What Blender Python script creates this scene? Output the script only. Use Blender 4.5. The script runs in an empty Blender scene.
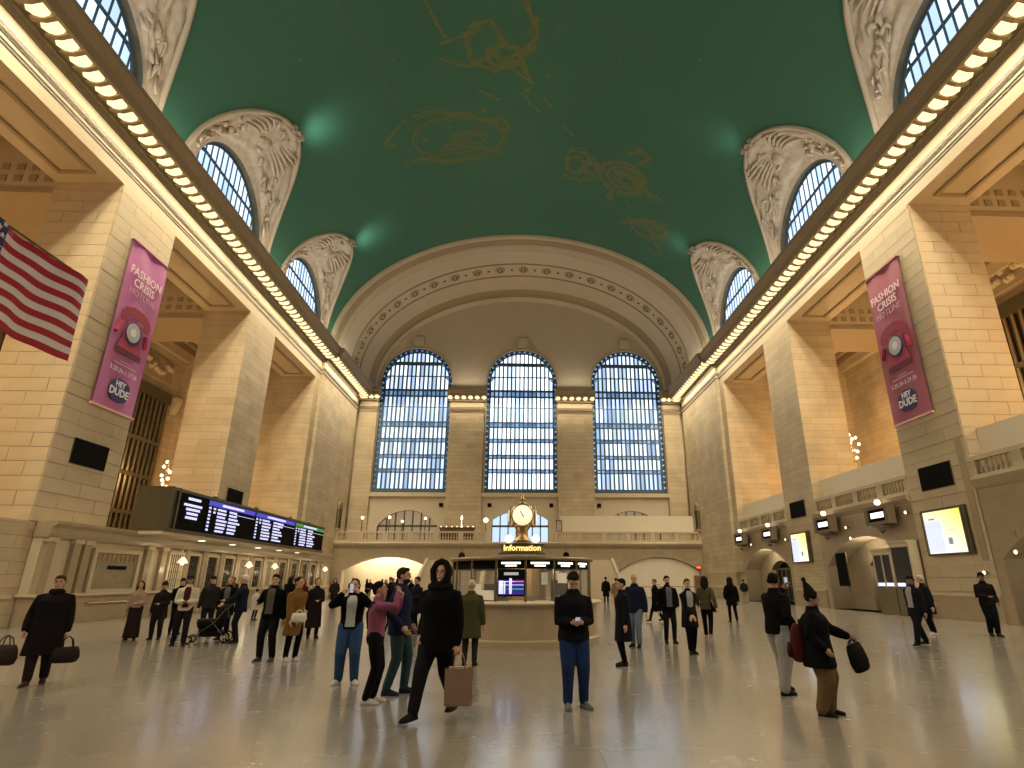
import bpy, bmesh, math, random
from math import sin, cos, pi, sqrt, radians, atan2
from mathutils import Vector, Matrix, Quaternion
from mathutils.geometry import delaunay_2d_cdt
random.seed(7)
scene = bpy.context.scene
COL = scene.collection

# ------------------------------------------------------------------ camera
FPX, PITCH, ROLL, YAW, CXP = 573.907, .3290, -.0010, .0420, 31.254
CAM = Vector((-.172, 0, 1.6))
_F = Vector((sin(YAW)*cos(PITCH), cos(YAW)*cos(PITCH), sin(PITCH)))
_R0 = Vector((cos(YAW), -sin(YAW), 0)); _U0 = _R0.cross(_F)
_R = cos(ROLL)*_R0 + sin(ROLL)*_U0; _U = -sin(ROLL)*_R0 + cos(ROLL)*_U0
cd = bpy.data.cameras.new('camera'); cam = bpy.data.objects.new('camera', cd); COL.objects.link(cam)
m = Matrix((_R, _U, -_F)).transposed().to_4x4(); m.translation = CAM; cam.matrix_world = m
cd.sensor_width = 36; cd.lens = FPX*36/1024; cd.shift_x = -CXP/1024; cd.clip_end = 400; cd.clip_start = .05
scene.camera = cam

# ------------------------------------------------------------------ view, world, big lights
vs = scene.view_settings
vs.view_transform = 'Standard'; vs.look = 'None'; vs.exposure = 0.0; vs.gamma = 1; vs.use_curve_mapping = False
scene.cycles.use_denoising = True
scene.cycles.max_bounces = 7; scene.cycles.diffuse_bounces = 4; scene.cycles.glossy_bounces = 3
scene.cycles.sample_clamp_indirect = 1.5; scene.cycles.sample_clamp_direct = 5
world = bpy.data.worlds.new('world'); scene.world = world; world.use_nodes = True
bg = world.node_tree.nodes['Background']; bg.inputs[0].default_value = (.55, .72, 1, 1); bg.inputs[1].default_value = .35

def area(name, loc, direction, sx, sy, power, color):
    d = bpy.data.lights.new(name, 'AREA'); d.shape = 'RECTANGLE'; d.size = sx; d.size_y = sy
    d.energy = power; d.color = color
    o = bpy.data.objects.new(name, d); COL.objects.link(o); o.location = loc
    o.rotation_euler = Vector(direction).to_track_quat('-Z', 'Y').to_euler()
    return o
def point(name, loc, power, color, r=.15):
    d = bpy.data.lights.new(name, 'POINT'); d.energy = power; d.color = color; d.shadow_soft_size = r
    o = bpy.data.objects.new(name, d); COL.objects.link(o); o.location = loc
    return o
def spot(name, loc, to, power, color, ang=90, r=.2, blend=.8):
    d = bpy.data.lights.new(name, 'SPOT'); d.energy = power; d.color = color; d.shadow_soft_size = r
    d.spot_size = radians(ang); d.spot_blend = blend
    o = bpy.data.objects.new(name, d); COL.objects.link(o); o.location = loc
    o.rotation_euler = (Vector(to)-Vector(loc)).to_track_quat('-Z', 'Y').to_euler()
    return o
WARM = (1, .84, .57)
AMBER = (1, .62, .28)
W = 18.3
YF, YN = 62.28, -26.2
for s in (-1, 1):   # the glow of the bulb rows under the two long cornices, and the lamps lying on top of them
    for y0, y1 in [(-13+7.3*q, -13+7.3*(q+1)) for q in range(10)]:
        for d, pw in ((.64, 1350), (1.22, 1350)):
            L = area('cornice_glow', (s*(W-d), (y0+y1)/2, 20.56), (0, 0, -1), .3, y1-y0, pw*(y1-y0)/22, WARM); L.rotation_euler = (0, 0, 0); L.data.spread = radians(155)
        L = area('cornice_uplight', (s*(W-.75), (y0+y1)/2, 22.15), (0, 0, 1), .4, y1-y0, 420*(y1-y0)/22, (1, .90, .72))
        L.rotation_euler = (pi, s*radians(25), 0)
for x in (-6.1, 6.0): area('end_uplight', (x, YF-.9, 22.15), (0, -.45, 1), 3.4, .5, 70, (1, .88, .68))
area('cornice_glow_end', (0, YF-1.3, 20.7), (0, 0, -1), 34, .4, 1100, WARM)

# ------------------------------------------------------------------ materials
MATS = {}
def newmat(name):
    m = bpy.data.materials.new(name); m.use_nodes = True; MATS[name] = m
    nt = m.node_tree; b = nt.nodes['Principled BSDF']
    return m, nt, b
def plain(name, col, rough=.6, metal=0, emit=None, es=0, spec=.5, noise=.0, nscale=6, bump=0):
    m, nt, b = newmat(name)
    b.inputs['Base Color'].default_value = (*col, 1); b.inputs['Roughness'].default_value = rough
    b.inputs['Metallic'].default_value = metal; b.inputs['Specular IOR Level'].default_value = spec
    if emit:
        b.inputs['Emission Color'].default_value = (*emit, 1); b.inputs['Emission Strength'].default_value = es
    if noise or bump:
        tc = nt.nodes.new('ShaderNodeTexCoord'); n = nt.nodes.new('ShaderNodeTexNoise'); n.inputs['Scale'].default_value = nscale
        n.inputs['Detail'].default_value = 5
        nt.links.new(tc.outputs['Object'], n.inputs['Vector'])
        if noise:
            mx = nt.nodes.new('ShaderNodeMix'); mx.data_type = 'RGBA'
            mx.inputs[6].default_value = (*[c*(1-noise) for c in col], 1); mx.inputs[7].default_value = (*[min(1, c*(1+noise)) for c in col], 1)
            nt.links.new(n.outputs['Fac'], mx.inputs[0]); nt.links.new(mx.outputs[2], b.inputs['Base Color'])
        if bump:
            bp = nt.nodes.new('ShaderNodeBump'); bp.inputs['Strength'].default_value = bump; bp.inputs['Distance'].default_value = .05
            nt.links.new(n.outputs['Fac'], bp.inputs['Height']); nt.links.new(bp.outputs[0], b.inputs['Normal'])
    return m
def stone(name, c1, c2, mortar, bw=2.6, bh=.45, rough=.65, ms=.014, bump=.35, spec=.3):
    """coursed stone in world metres: courses run level on any upright face"""
    m, nt, b = newmat(name); N = nt.nodes; Lk = nt.links
    g = N.new('ShaderNodeNewGeometry'); sp = N.new('ShaderNodeSeparateXYZ'); Lk.new(g.outputs['Position'], sp.inputs[0])
    ad = N.new('ShaderNodeMath'); Lk.new(sp.outputs[0], ad.inputs[0]); Lk.new(sp.outputs[1], ad.inputs[1])
    cb = N.new('ShaderNodeCombineXYZ'); Lk.new(ad.outputs[0], cb.inputs[0]); Lk.new(sp.outputs[2], cb.inputs[1])
    br = N.new('ShaderNodeTexBrick'); br.inputs['Scale'].default_value = 1
    br.inputs['Brick Width'].default_value = bw; br.inputs['Row Height'].default_value = bh
    br.inputs['Mortar Size'].default_value = ms; br.inputs['Mortar Smooth'].default_value = .4
    br.inputs['Color1'].default_value = (*c1, 1); br.inputs['Color2'].default_value = (*c2, 1); br.inputs['Mortar'].default_value = (*mortar, 1)
    Lk.new(cb.outputs[0], br.inputs['Vector'])
    n = N.new('ShaderNodeTexNoise'); n.inputs['Scale'].default_value = .6; n.inputs['Detail'].default_value = 8
    Lk.new(g.outputs['Position'], n.inputs['Vector'])
    rp = N.new('ShaderNodeMapRange'); rp.inputs[1].default_value = .3; rp.inputs[2].default_value = .7; rp.inputs[3].default_value = .84; rp.inputs[4].default_value = 1.1
    Lk.new(n.outputs['Fac'], rp.inputs[0])
    vm = N.new('ShaderNodeVectorMath'); vm.operation = 'SCALE'; Lk.new(br.outputs['Color'], vm.inputs[0]); Lk.new(rp.outputs[0], vm.inputs['Scale'])
    Lk.new(vm.outputs[0], b.inputs['Base Color'])
    bp = N.new('ShaderNodeBump'); bp.inputs['Strength'].default_value = bump; bp.inputs['Distance'].default_value = .02; bp.invert = True
    Lk.new(br.outputs['Fac'], bp.inputs['Height']); Lk.new(bp.outputs[0], b.inputs['Normal'])
    b.inputs['Roughness'].default_value = rough; b.inputs['Specular IOR Level'].default_value = spec
    return m
STONE = stone('limestone_courses', (.55, .455, .31), (.475, .385, .255), (.33, .26, .165))
BLOCK = plain('limestone_block', (.53, .435, .295), .65, noise=.16, nscale=1.3, bump=.12)
SMOOTH = plain('smooth_limestone', (.55, .46, .32), .6, noise=.1, nscale=.8)
MARBLE = plain('botticino_marble', (.37, .295, .195), .28, noise=.18, nscale=2.0)
CREAM = plain('cream_plaster', (.60, .51, .38), .75, noise=.06, nscale=.5)
RELIEF = plain('stucco_relief', (.56, .47, .36), .8, noise=.3, nscale=3.5, bump=.9)
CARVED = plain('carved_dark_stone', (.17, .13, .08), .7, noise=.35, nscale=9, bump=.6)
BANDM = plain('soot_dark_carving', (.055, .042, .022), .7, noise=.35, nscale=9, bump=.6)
RIM = plain('cornice_stone', (.36, .275, .17), .6, noise=.1, nscale=2)
BRONZE = plain('dark_bronze', (.10, .085, .05), .4, metal=.4, noise=.2, nscale=3)
GILT = plain('gilt_bronze', (.46, .34, .17), .35, metal=.9, noise=.2, nscale=8)
GREENM = plain('green_painted_metal', (.085, .085, .05), .45, metal=.3, noise=.15)
FRAME = plain('blue_black_steel', (.05, .10, .15), .5, noise=.2)
BLACK = plain('black_matte', (.006, .006, .006), .8, spec=.05)
DARK = plain('dark_interior', (.03, .027, .022), .8)
WHITEP = plain('white_hoarding', (.74, .66, .52), .6, noise=.05, nscale=.7)
TIMBER = plain('brown_wood', (.16, .085, .04), .5, noise=.3, nscale=4)
BULB = plain('lit_bulb', (1, .9, .7), .3, emit=(1, .84, .47), es=1.3)
GLOBE = plain('lit_globe', (1, .9, .7), .3, emit=(1, .86, .58), es=2.2)
GLOW = plain('lit_opal_glass', (1, .95, .85), .3, emit=(1, .84, .52), es=.95)
WHITELIT = plain('lit_white_letters', (1, 1, 1), .3, emit=(1, .97, .88), es=1.5)
GOLDLIT = plain('lit_gold_letters', (1, .8, .3), .3, emit=(1, .78, .25), es=1.3)

def floor_mat():
    m, nt, b = newmat('tennessee_marble'); N = nt.nodes; Lk = nt.links
    g = N.new('ShaderNodeNewGeometry')
    br = N.new('ShaderNodeTexBrick'); br.inputs['Scale'].default_value = 1
    br.inputs['Brick Width'].default_value = 1.3; br.inputs['Row Height'].default_value = .65
    br.inputs['Mortar Size'].default_value = .003
    br.inputs['Color1'].default_value = (.232, .207, .176, 1); br.inputs['Color2'].default_value = (.198, .176, .149, 1)
    br.inputs['Mortar'].default_value = (.17, .145, .11, 1)
    Lk.new(g.outputs['Position'], br.inputs['Vector'])
    n = N.new('ShaderNodeTexNoise'); n.inputs['Scale'].default_value = .8; n.inputs['Detail'].default_value = 8
    Lk.new(g.outputs['Position'], n.inputs['Vector'])
    rp = N.new('ShaderNodeMapRange'); rp.inputs[1].default_value = .3; rp.inputs[2].default_value = .7; rp.inputs[3].default_value = .85; rp.inputs[4].default_value = 1.1
    Lk.new(n.outputs['Fac'], rp.inputs[0])
    vm = N.new('ShaderNodeVectorMath'); vm.operation = 'SCALE'; Lk.new(br.outputs['Color'], vm.inputs[0]); Lk.new(rp.outputs[0], vm.inputs['Scale'])
    Lk.new(vm.outputs[0], b.inputs['Base Color'])
    n2 = N.new('ShaderNodeTexNoise'); n2.inputs['Scale'].default_value = 3; n2.inputs['Detail'].default_value = 4
    Lk.new(g.outputs['Position'], n2.inputs['Vector'])
    r2 = N.new('ShaderNodeMapRange'); r2.inputs[1].default_value = .3; r2.inputs[2].default_value = .7; r2.inputs[3].default_value = .23; r2.inputs[4].default_value = .28
    Lk.new(n2.outputs['Fac'], r2.inputs[0]); Lk.new(r2.outputs[0], b.inputs['Roughness'])
    b.inputs['Specular IOR Level'].default_value = .7; b.inputs['Coat Weight'].default_value = .55; b.inputs['Coat Roughness'].default_value = .13
    return m
FLOORM = floor_mat()
def slab_mat():
    m, nt, b = newmat('tennessee_marble_slab'); N = nt.nodes; Lk = nt.links
    oi = N.new('ShaderNodeObjectInfo'); g = N.new('ShaderNodeNewGeometry')
    n = N.new('ShaderNodeTexNoise'); n.inputs['Scale'].default_value = 1.2; n.inputs['Detail'].default_value = 8
    Lk.new(g.outputs['Position'], n.inputs['Vector'])
    a = N.new('ShaderNodeMath'); a.operation = 'MULTIPLY_ADD'; a.inputs[1].default_value = .45
    Lk.new(oi.outputs['Random'], a.inputs[0]); Lk.new(n.outputs['Fac'], a.inputs[2])
    mx = N.new('ShaderNodeMix'); mx.data_type = 'RGBA'; mx.inputs[6].default_value = (.180, .160, .136, 1); mx.inputs[7].default_value = (.255, .229, .198, 1)
    Lk.new(a.outputs[0], mx.inputs[0]); Lk.new(mx.outputs[2], b.inputs['Base Color'])
    n2 = N.new('ShaderNodeTexNoise'); n2.inputs['Scale'].default_value = 3; n2.inputs['Detail'].default_value = 4
    Lk.new(g.outputs['Position'], n2.inputs['Vector'])
    r2 = N.new('ShaderNodeMapRange'); r2.inputs[1].default_value = .3; r2.inputs[2].default_value = .7; r2.inputs[3].default_value = .23; r2.inputs[4].default_value = .28
    Lk.new(n2.outputs['Fac'], r2.inputs[0]); Lk.new(r2.outputs[0], b.inputs['Roughness'])
    b.inputs['Specular IOR Level'].default_value = .7; b.inputs['Coat Weight'].default_value = .55; b.inputs['Coat Roughness'].default_value = .13
    return m
SLABM = slab_mat()
def vault_mat():
    m, nt, b = newmat('painted_green_vault'); N = nt.nodes; Lk = nt.links
    g = N.new('ShaderNodeNewGeometry')
    n = N.new('ShaderNodeTexNoise'); n.inputs['Scale'].default_value = .12; n.inputs['Detail'].default_value = 6
    Lk.new(g.outputs['Position'], n.inputs['Vector'])
    mx = N.new('ShaderNodeMix'); mx.data_type = 'RGBA'; mx.inputs[6].default_value = (.044, .146, .094, 1); mx.inputs[7].default_value = (.060, .172, .116, 1)
    Lk.new(n.outputs['Fac'], mx.inputs[0]); Lk.new(mx.outputs[2], b.inputs['Base Color'])
    b.inputs['Roughness'].default_value = .7; b.inputs['Specular IOR Level'].default_value = .25
    return m
VAULTM = vault_mat()
GOLDPAINT = plain('old_gold_paint', (.125, .155, .052), .6, noise=.3, nscale=2)
def pane_mat(name, c1, c2, s1, s2):
    """glass with the daylight behind it, each pane a little brighter or bluer"""
    m, nt, b = newmat(name); N = nt.nodes; Lk = nt.links
    oi = N.new('ShaderNodeObjectInfo')
    mx = N.new('ShaderNodeMix'); mx.data_type = 'RGBA'; mx.inputs[6].default_value = (*c1, 1); mx.inputs[7].default_value = (*c2, 1)
    Lk.new(oi.outputs['Random'], mx.inputs[0])
    mr = N.new('ShaderNodeMapRange'); mr.inputs[3].default_value = s1; mr.inputs[4].default_value = s2; Lk.new(oi.outputs['Random'], mr.inputs[0])
    b.inputs['Base Color'].default_value = (.05, .06, .07, 1); b.inputs['Roughness'].default_value = .1
    Lk.new(mx.outputs[2], b.inputs['Emission Color']); Lk.new(mr.outputs[0], b.inputs['Emission Strength'])
    return m
PANE = pane_mat('daylit_window_pane', (.42, .62, 1), (.84, .94, 1), .9, 2.0)
PANE_MID = pane_mat('bright_daylit_window_pane', (.60, .79, 1), (.95, .98, 1), 1.3, 2.8)
PANEB = pane_mat('daylit_lunette_pane', (.46, .66, 1), (.70, .84, 1), 1.25, 1.8)
PANE_BAND = pane_mat('blue_band_pane', (.16, .34, .70), (.38, .60, .95), .6, 1.0)
PANED = pane_mat('dim_lattice_pane', (.5, .6, .7), (.9, .95, 1), .3, .8)

# ------------------------------------------------------------------ mesh helpers
class MB:
    def __init__(self): self.v = []; self.f = []; self.mi = []; self.cur = 0
    def add(self, vs, fs):
        o = len(self.v); self.v += [tuple(p) for p in vs]
        for f in fs: self.f.append(tuple(o+i for i in f)); self.mi.append(self.cur)
    def box(self, x0, x1, y0, y1, z0, z1):
        x0, x1 = min(x0, x1), max(x0, x1); y0, y1 = min(y0, y1), max(y0, y1); z0, z1 = min(z0, z1), max(z0, z1)
        self.add([(x0,y0,z0),(x1,y0,z0),(x1,y1,z0),(x0,y1,z0),(x0,y0,z1),(x1,y0,z1),(x1,y1,z1),(x0,y1,z1)],
                 [(0,3,2,1),(4,5,6,7),(0,1,5,4),(1,2,6,5),(2,3,7,6),(3,0,4,7)])
        return self
    def sweep_y(self, prof, y0, y1, cap=True):
        """profile [(x,z)...] closed, extruded along y"""
        n = len(prof); self.add([(x, y0, z) for x, z in prof]+[(x, y1, z) for x, z in prof],
            [(i, (i+1) % n, n+(i+1) % n, n+i) for i in range(n)] + ([tuple(range(n))[::-1], tuple(range(n, 2*n))] if cap else []))
        return self
    def sweep_x(self, prof, x0, x1):
        n = len(prof); self.add([(x0, y, z) for y, z in prof]+[(x1, y, z) for y, z in prof],
            [(i, (i+1) % n, n+(i+1) % n, n+i) for i in range(n)] + [tuple(range(n))[::-1], tuple(range(n, 2*n))])
        return self
    def prism(self, pts, z0, z1):
        n = len(pts); self.add([(x, y, z0) for x, y in pts]+[(x, y, z1) for x, y in pts],
            [(i, (i+1) % n, n+(i+1) % n, n+i) for i in range(n)] + [tuple(range(n))[::-1], tuple(range(n, 2*n))])
        return self
    def lathe(self, prof, c=(0, 0, 0), seg=16, axis='z', cap=True):
        """prof [(r,h)...]"""
        vs = []; fs = []; k = len(prof)
        for i in range(seg):
            a = 2*pi*i/seg
            for r, h in prof:
                p = (r*cos(a), r*sin(a), h)
                if axis == 'y': p = (r*cos(a), h, r*sin(a))
                if axis == 'x': p = (h, r*cos(a), r*sin(a))
                vs.append((p[0]+c[0], p[1]+c[1], p[2]+c[2]))
        for i in range(seg):
            j = (i+1) % seg
            for q in range(k-1): fs.append((i*k+q, j*k+q, j*k+q+1, i*k+q+1))
        if cap:
            if prof[0][0] > 1e-4: fs.append(tuple(i*k for i in range(seg))[::-1])
            if prof[-1][0] > 1e-4: fs.append(tuple(i*k+k-1 for i in range(seg)))
        self.add(vs, fs); return self
    def tube(self, pts, r, seg=8, cap=True):
        pts = [Vector(p) for p in pts]; rs = r if isinstance(r, (list, tuple)) else [r]*len(pts)
        vs = []; fs = []; up = None
        for i, p in enumerate(pts):
            t = (pts[min(i+1, len(pts)-1)]-pts[max(i-1, 0)]).normalized()
            if up is None: up = Vector((0, 0, 1)) if abs(t.z) < .9 else Vector((1, 0, 0))
            sd = t.cross(up).normalized(); up = sd.cross(t).normalized()
            for k in range(seg):
                a = 2*pi*k/seg; q = p+sd*cos(a)*rs[i]+up*sin(a)*rs[i]; vs.append(q)
        for i in range(len(pts)-1):
            for k in range(seg):
                a, b = i*seg+k, i*seg+(k+1) % seg; fs.append((a, b, b+seg, a+seg))
        if cap: fs.append(tuple(range(seg))[::-1]); fs.append(tuple(range((len(pts)-1)*seg, len(pts)*seg)))
        self.add(vs, fs); return self
    def grid(self, rows):
        """rows: list of equally long point lists"""
        k = len(rows[0]); vs = [p for r in rows for p in r]
        self.add(vs, [(i*k+j, i*k+j+1, (i+1)*k+j+1, (i+1)*k+j) for i in range(len(rows)-1) for j in range(k-1)]); return self
    def mesh(self, name, mats, smooth=False):
        me = bpy.data.meshes.new(name); me.from_pydata(self.v, [], self.f)
        for mt in (mats if isinstance(mats, (list, tuple)) else [mats]): me.materials.append(mt)
        if any(self.mi): me.polygons.foreach_set('material_index', self.mi)
        if smooth: me.polygons.foreach_set('use_smooth', [True]*len(me.polygons))
        bm = bmesh.new(); bm.from_mesh(me); bmesh.ops.recalc_face_normals(bm, faces=bm.faces); bm.to_mesh(me); bm.free()
        me.update(); return me
    def build(self, name, mats, parent=None, smooth=False):
        return link(name, self.mesh(name, mats, smooth), parent)
def link(name, data, parent=None, loc=None, rot=None, scale=None):
    o = bpy.data.objects.new(name, data); COL.objects.link(o)
    if parent: o.parent = parent
    if loc is not None: o.location = loc
    if rot is not None: o.rotation_euler = rot
    if scale is not None: o.scale = scale
    return o
def B(x0, x1, y0, y1, z0, z1): return MB().box(x0, x1, y0, y1, z0, z1)
def struct(name, parent=None):
    o = link(name, None, parent); o.empty_display_size = .2
    if not parent: o['kind'] = 'structure'
    return o
def thing(name, label, cat, loc=(0, 0, 0), rz=0, group=None):
    o = link(name, None, None, loc, (0, 0, rz)); o['label'] = label; o['category'] = cat; o.empty_display_size = .2
    if group: o['group'] = group
    return o
def tag(o, label, cat, group=None):
    o['label'] = label; o['category'] = cat
    if group: o['group'] = group
    return o
def kind(o, k): o['kind'] = k; return o
def arc(cx, cz, r, a0, a1, n): return [(cx+r*cos(a0+(a1-a0)*i/n), cz+r*sin(a0+(a1-a0)*i/n)) for i in range(n+1)]
def arched(x0, x1, z0, zs, n=20):
    """outline of an opening with a semicircular head, counter-clockwise"""
    c = (x0+x1)/2; r = (x1-x0)/2
    return [(x0, z0), (x1, z0)]+arc(c, zs, r, 0, pi, n)
def segarch(x0, x1, z0, zs, zt, n=14):
    c = (x0+x1)/2; h = (x1-x0)/2; d = zt-zs; r = (h*h+d*d)/(2*d); a = math.asin(min(1, h/r))
    return [(x0, z0), (x1, z0)]+[(c+r*sin(a-2*a*i/n), zt-r+r*cos(a-2*a*i/n)) for i in range(n+1)]
def inside(p, poly):
    x, y = p; c = False; n = len(poly)
    for i in range(n):
        x1, y1 = poly[i]; x2, y2 = poly[(i+1) % n]
        if (y1 > y) != (y2 > y) and x < (x2-x1)*(y-y1)/(y2-y1)+x1: c = not c
    return c
def cut_sheet(outer, holes, extra=()):
    """2-D triangulation of outer minus holes -> verts, tris"""
    vs = []; es = []
    for loop in [outer]+list(holes):
        o = len(vs); vs += [Vector(p) for p in loop]; es += [(o+i, o+(i+1) % len(loop)) for i in range(len(loop))]
    vs += [Vector(p) for p in extra]
    V, E, F = delaunay_2d_cdt(vs, es, [], 0, 1e-5)[:3]
    out = []
    for f in F:
        c = sum((V[i] for i in f), Vector((0, 0)))/len(f)
        if inside(c, outer) and not any(inside(c, h) for h in holes): out.append(tuple(f))
    return V, out
def wall_sheet(outer, holes, pos, depth, parent, name, mat, reveal=None):
    """a wall face with openings; pos(a, b, d) -> xyz; reveals run back to depth d"""
    V, F = cut_sheet(outer, holes); mb = MB()
    mb.add([pos(p[0], p[1], 0) for p in V], F)
    for h in holes:
        n = len(h); mb.cur = 1 if reveal else 0
        mb.add([pos(a, b, 0) for a, b in h]+[pos(a, b, depth) for a, b in h], [(i, (i+1) % n, n+(i+1) % n, n+i) for i in range(n)])
        mb.cur = 0
    return mb.build(name, [mat, reveal] if reveal else mat, parent)
# ------------------------------------------------------------------ floor
OPEN = [(-12.6, -3.57), (.47, 9.5), (13.55, 22.56), (26.63, 35.65), (39.78, 48.69)]
BAYC = [(a+b)/2 for a, b in OPEN]
OT = 18.67
SX0, SX1, SY0, SY1 = -9.75, 9.75, 4.55, 13.0
fl = struct('floor')
mb = MB()
x0, x1, y0, y1 = -31, 31, YN-1, 75
mb.add([(x0,y0,0),(x1,y0,0),(x1,SY0,0),(x0,SY0,0)], [(0,1,2,3)])
mb.add([(x0,SY1,0),(x1,SY1,0),(x1,y1,0),(x0,y1,0)], [(0,1,2,3)])
mb.add([(x0,SY0,0),(SX0,SY0,0),(SX0,SY1,0),(x0,SY1,0)], [(0,1,2,3)])
mb.add([(SX1,SY0,0),(x1,SY0,0),(x1,SY1,0),(SX1,SY1,0)], [(0,1,2,3)])
mb.add([(SX0,SY0,-.02),(SX1,SY0,-.02),(SX1,SY1,-.02),(SX0,SY1,-.02)], [(0,1,2,3)])
mb.build('paving_bed', FLOORM, fl)
slab = B(-.6485, .6485, -.3235, .3235, -.02, 0).mesh('floor_slab', SLABM)
r = 0; y = SY0
while y < SY1-.1:
    off = .65*(r % 2); x = SX0-off
    while x < SX1-.1:
        a, b = max(x, SX0), min(x+1.3, SX1)
        o = link('floor_slab', slab, fl, ((a+b)/2, y+.325, 0))
        if b-a < 1.29: o.scale = ((b-a-.003)/1.297, 1, 1)
        x += 1.3
    y += .65; r += 1

# ------------------------------------------------------------------ vault with lunette cut-outs
VA, VB, VZ = 18.4, 12.85, 22.4
def vault(y, th): return Vector((VA*cos(th), y, VZ+VB*sin(th)))
HB, HZ = 5.4, 7.2
def hood_loop(yc, right):
    pts = [(yc+HB*cos(pi*i/24), math.asin(HZ*sin(pi*i/24)/VB)) for i in range(25)]
    pts = [(yc+HB*cos(pi*i/60), math.asin(HZ*sin(pi*i/60)/VB)) for i in range(61)]
    pts = [(yc+HB, -.03)]+pts+[(yc-HB, -.03)]
    return pts if right else [(a, pi-b) for a, b in pts][::-1]
cl = struct('ceiling')
loops = [hood_loop(c, r) for c in BAYC for r in (True, False)]
YV1 = 51.05
extra = [(YN+i*(YV1-YN)/60, j*pi/130) for i in range(1, 60) for j in range(1, 130)]
NB = 130
outer = [(YN, -.06)]+[(YV1, -.06+(pi+.12)*i/NB) for i in range(NB+1)]+[(YN, -.06+(pi+.12)*i/NB) for i in range(NB, 0, -1)]
SC = 40    # keeps the triangles of the sheet well shaped
sc_ = lambda L: [(a, b*SC) for a, b in L]
V, F = cut_sheet(sc_(outer), [sc_(l) for l in loops], sc_(extra))
mb = MB(); mb.add([vault(p[0], p[1]/SC) for p in V], F)
vo = mb.build('painted_vault', VAULTM, cl, smooth=True)
if sum(f.normal.dot(Vector((f.center.x, 0, f.center.z-VZ))) > 0 for f in vo.data.polygons) > len(vo.data.polygons)/2: vo.data.flip_normals()
vo.data.normals_split_custom_set_from_vertices([Vector((-v.co.x/VA**2, 0, -(v.co.z-VZ)/VB**2)).normalized() for v in vo.data.vertices])

def pray(u, v): return (_F+_R*((u-512-CXP)/FPX)-_U*((v-384)/FPX)).normalized()
def on_vault(u, v, off=.012):
    d = pray(u, v); t = 10.
    a = (d.x/VA)**2+(d.z/VB)**2; b = 2*(CAM.x*d.x/VA**2+(CAM.z-VZ)*d.z/VB**2); c = (CAM.x/VA)**2+((CAM.z-VZ)/VB)**2-1
    t = (-b+sqrt(b*b-4*a*c))/(2*a); p = CAM+d*t
    n = Vector((-p.x/VA**2, 0, -(p.z-VZ)/VB**2)).normalized()
    return p+n*off, n
def gold_line(mb, pts, w):
    """a painted stroke lying on the vault, w metres wide"""
    P = [on_vault(*p) for p in pts]; rows = []
    for i, (p, n) in enumerate(P):
        t = P[min(i+1, len(P)-1)][0]-P[max(i-1, 0)][0]; sd = t.cross(n).normalized()*w/2
        rows.append([p-sd, p+sd])
    mb.grid(rows)
def wobble(pts, n=7, amp=1.3, seed=1):
    rnd = random.Random(seed); out = []
    for i in range(len(pts)-1):
        for k in range(n):
            f = k/n; out.append((pts[i][0]*(1-f)+pts[i+1][0]*f+rnd.uniform(-amp, amp), pts[i][1]*(1-f)+pts[i+1][1]*f+rnd.uniform(-amp, amp)))
    return out+[pts[-1]]
def figure(name, strokes, w=.10, blobs=()):
    mb = MB()
    for k, st in enumerate(strokes):
        gold_line(mb, wobble(st, 5, .9, k+len(name)), w)
        if w < .1 or 'line' in name: continue
        rq = random.Random(k)
        for c in range(3):      # sketchy second strokes of the painter
            ox, oy = rq.uniform(-3.5, 3.5), rq.uniform(-3.5, 3.5); gold_line(mb, wobble([(u+ox, v+oy) for u, v in st], 5, 1.5, k*7+c), w*.45)
    for (u, v, r) in blobs:
        p, n = on_vault(u, v, .015); q = Vector((1, 0, 0)).cross(n).normalized(); e = q.cross(n)
        k = 8; mb.add([p]+[p+(q*cos(2*pi*i/k)+e*sin(2*pi*i/k))*r*(1 if i % 2 else .5) for i in range(k)], [(0, i+1, (i+1) % k+1) for i in range(k)])
    return mb.build(name, GOLDPAINT, cl)
def ell(u, v, a, b, t0=0, t1=2*pi, n=12, rot=0):
    return [(u+a*cos(t)*cos(rot)-b*sin(t)*sin(rot), v+a*cos(t)*sin(rot)+b*sin(t)*cos(rot)) for t in [t0+(t1-t0)*i/n for i in range(n+1)]]
figure('gold_crab_figure', [ell(622, 178, 24, 15, rot=.35), ell(624, 178, 18, 10, rot=.35), ell(628, 180, 12, 6, rot=.4), [(600,172),(584,152),(570,150),(566,160)], [(598,178),(580,182),(566,176)],
    [(604,168),(592,158),(578,168)], [(640,165),(650,158),(640,150),(628,154)], [(610,190),(612,200),(606,196)], [(646,186),(652,196),(662,200)], [(640,190),(646,182)], ell(575, 165, 9, 8), ell(590,168,8,5), [(616,172),(630,176),(640,186)], [(612,176),(626,184)]], .19, [(640, 192, .35), (572,150,.25)])
figure('gold_lower_figure', [[(628,218),(640,224),(660,228)], [(622,222),(646,220),(670,226)], [(646,222),(654,240),(662,256)], [(634,222),(650,232),(668,240)], [(660,256),(650,250)], ell(648,228,18,8,rot=.3)], .15)
figure('gold_ram_figure', [ell(458, 138, 46, 22, rot=-.05), [(405,120),(390,138),(384,144),(394,146)], [(412,116),(430,111),(468,113),(485,122)], [(440,150),(460,140),(478,134),(488,142)], [(438,156),(462,148),(490,150),(502,154)],
    [(450,134),(470,130),(486,132)], [(420,158),(450,162),(480,158)], [(405,166),(424,160)], [(446,146),(470,142),(484,144)], [(455,154),(475,150)], [(486,122),(504,118),(508,128),(496,130)]], .15, [(484,110,.35), (426,140,.35), (480,132,.25)])
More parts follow.
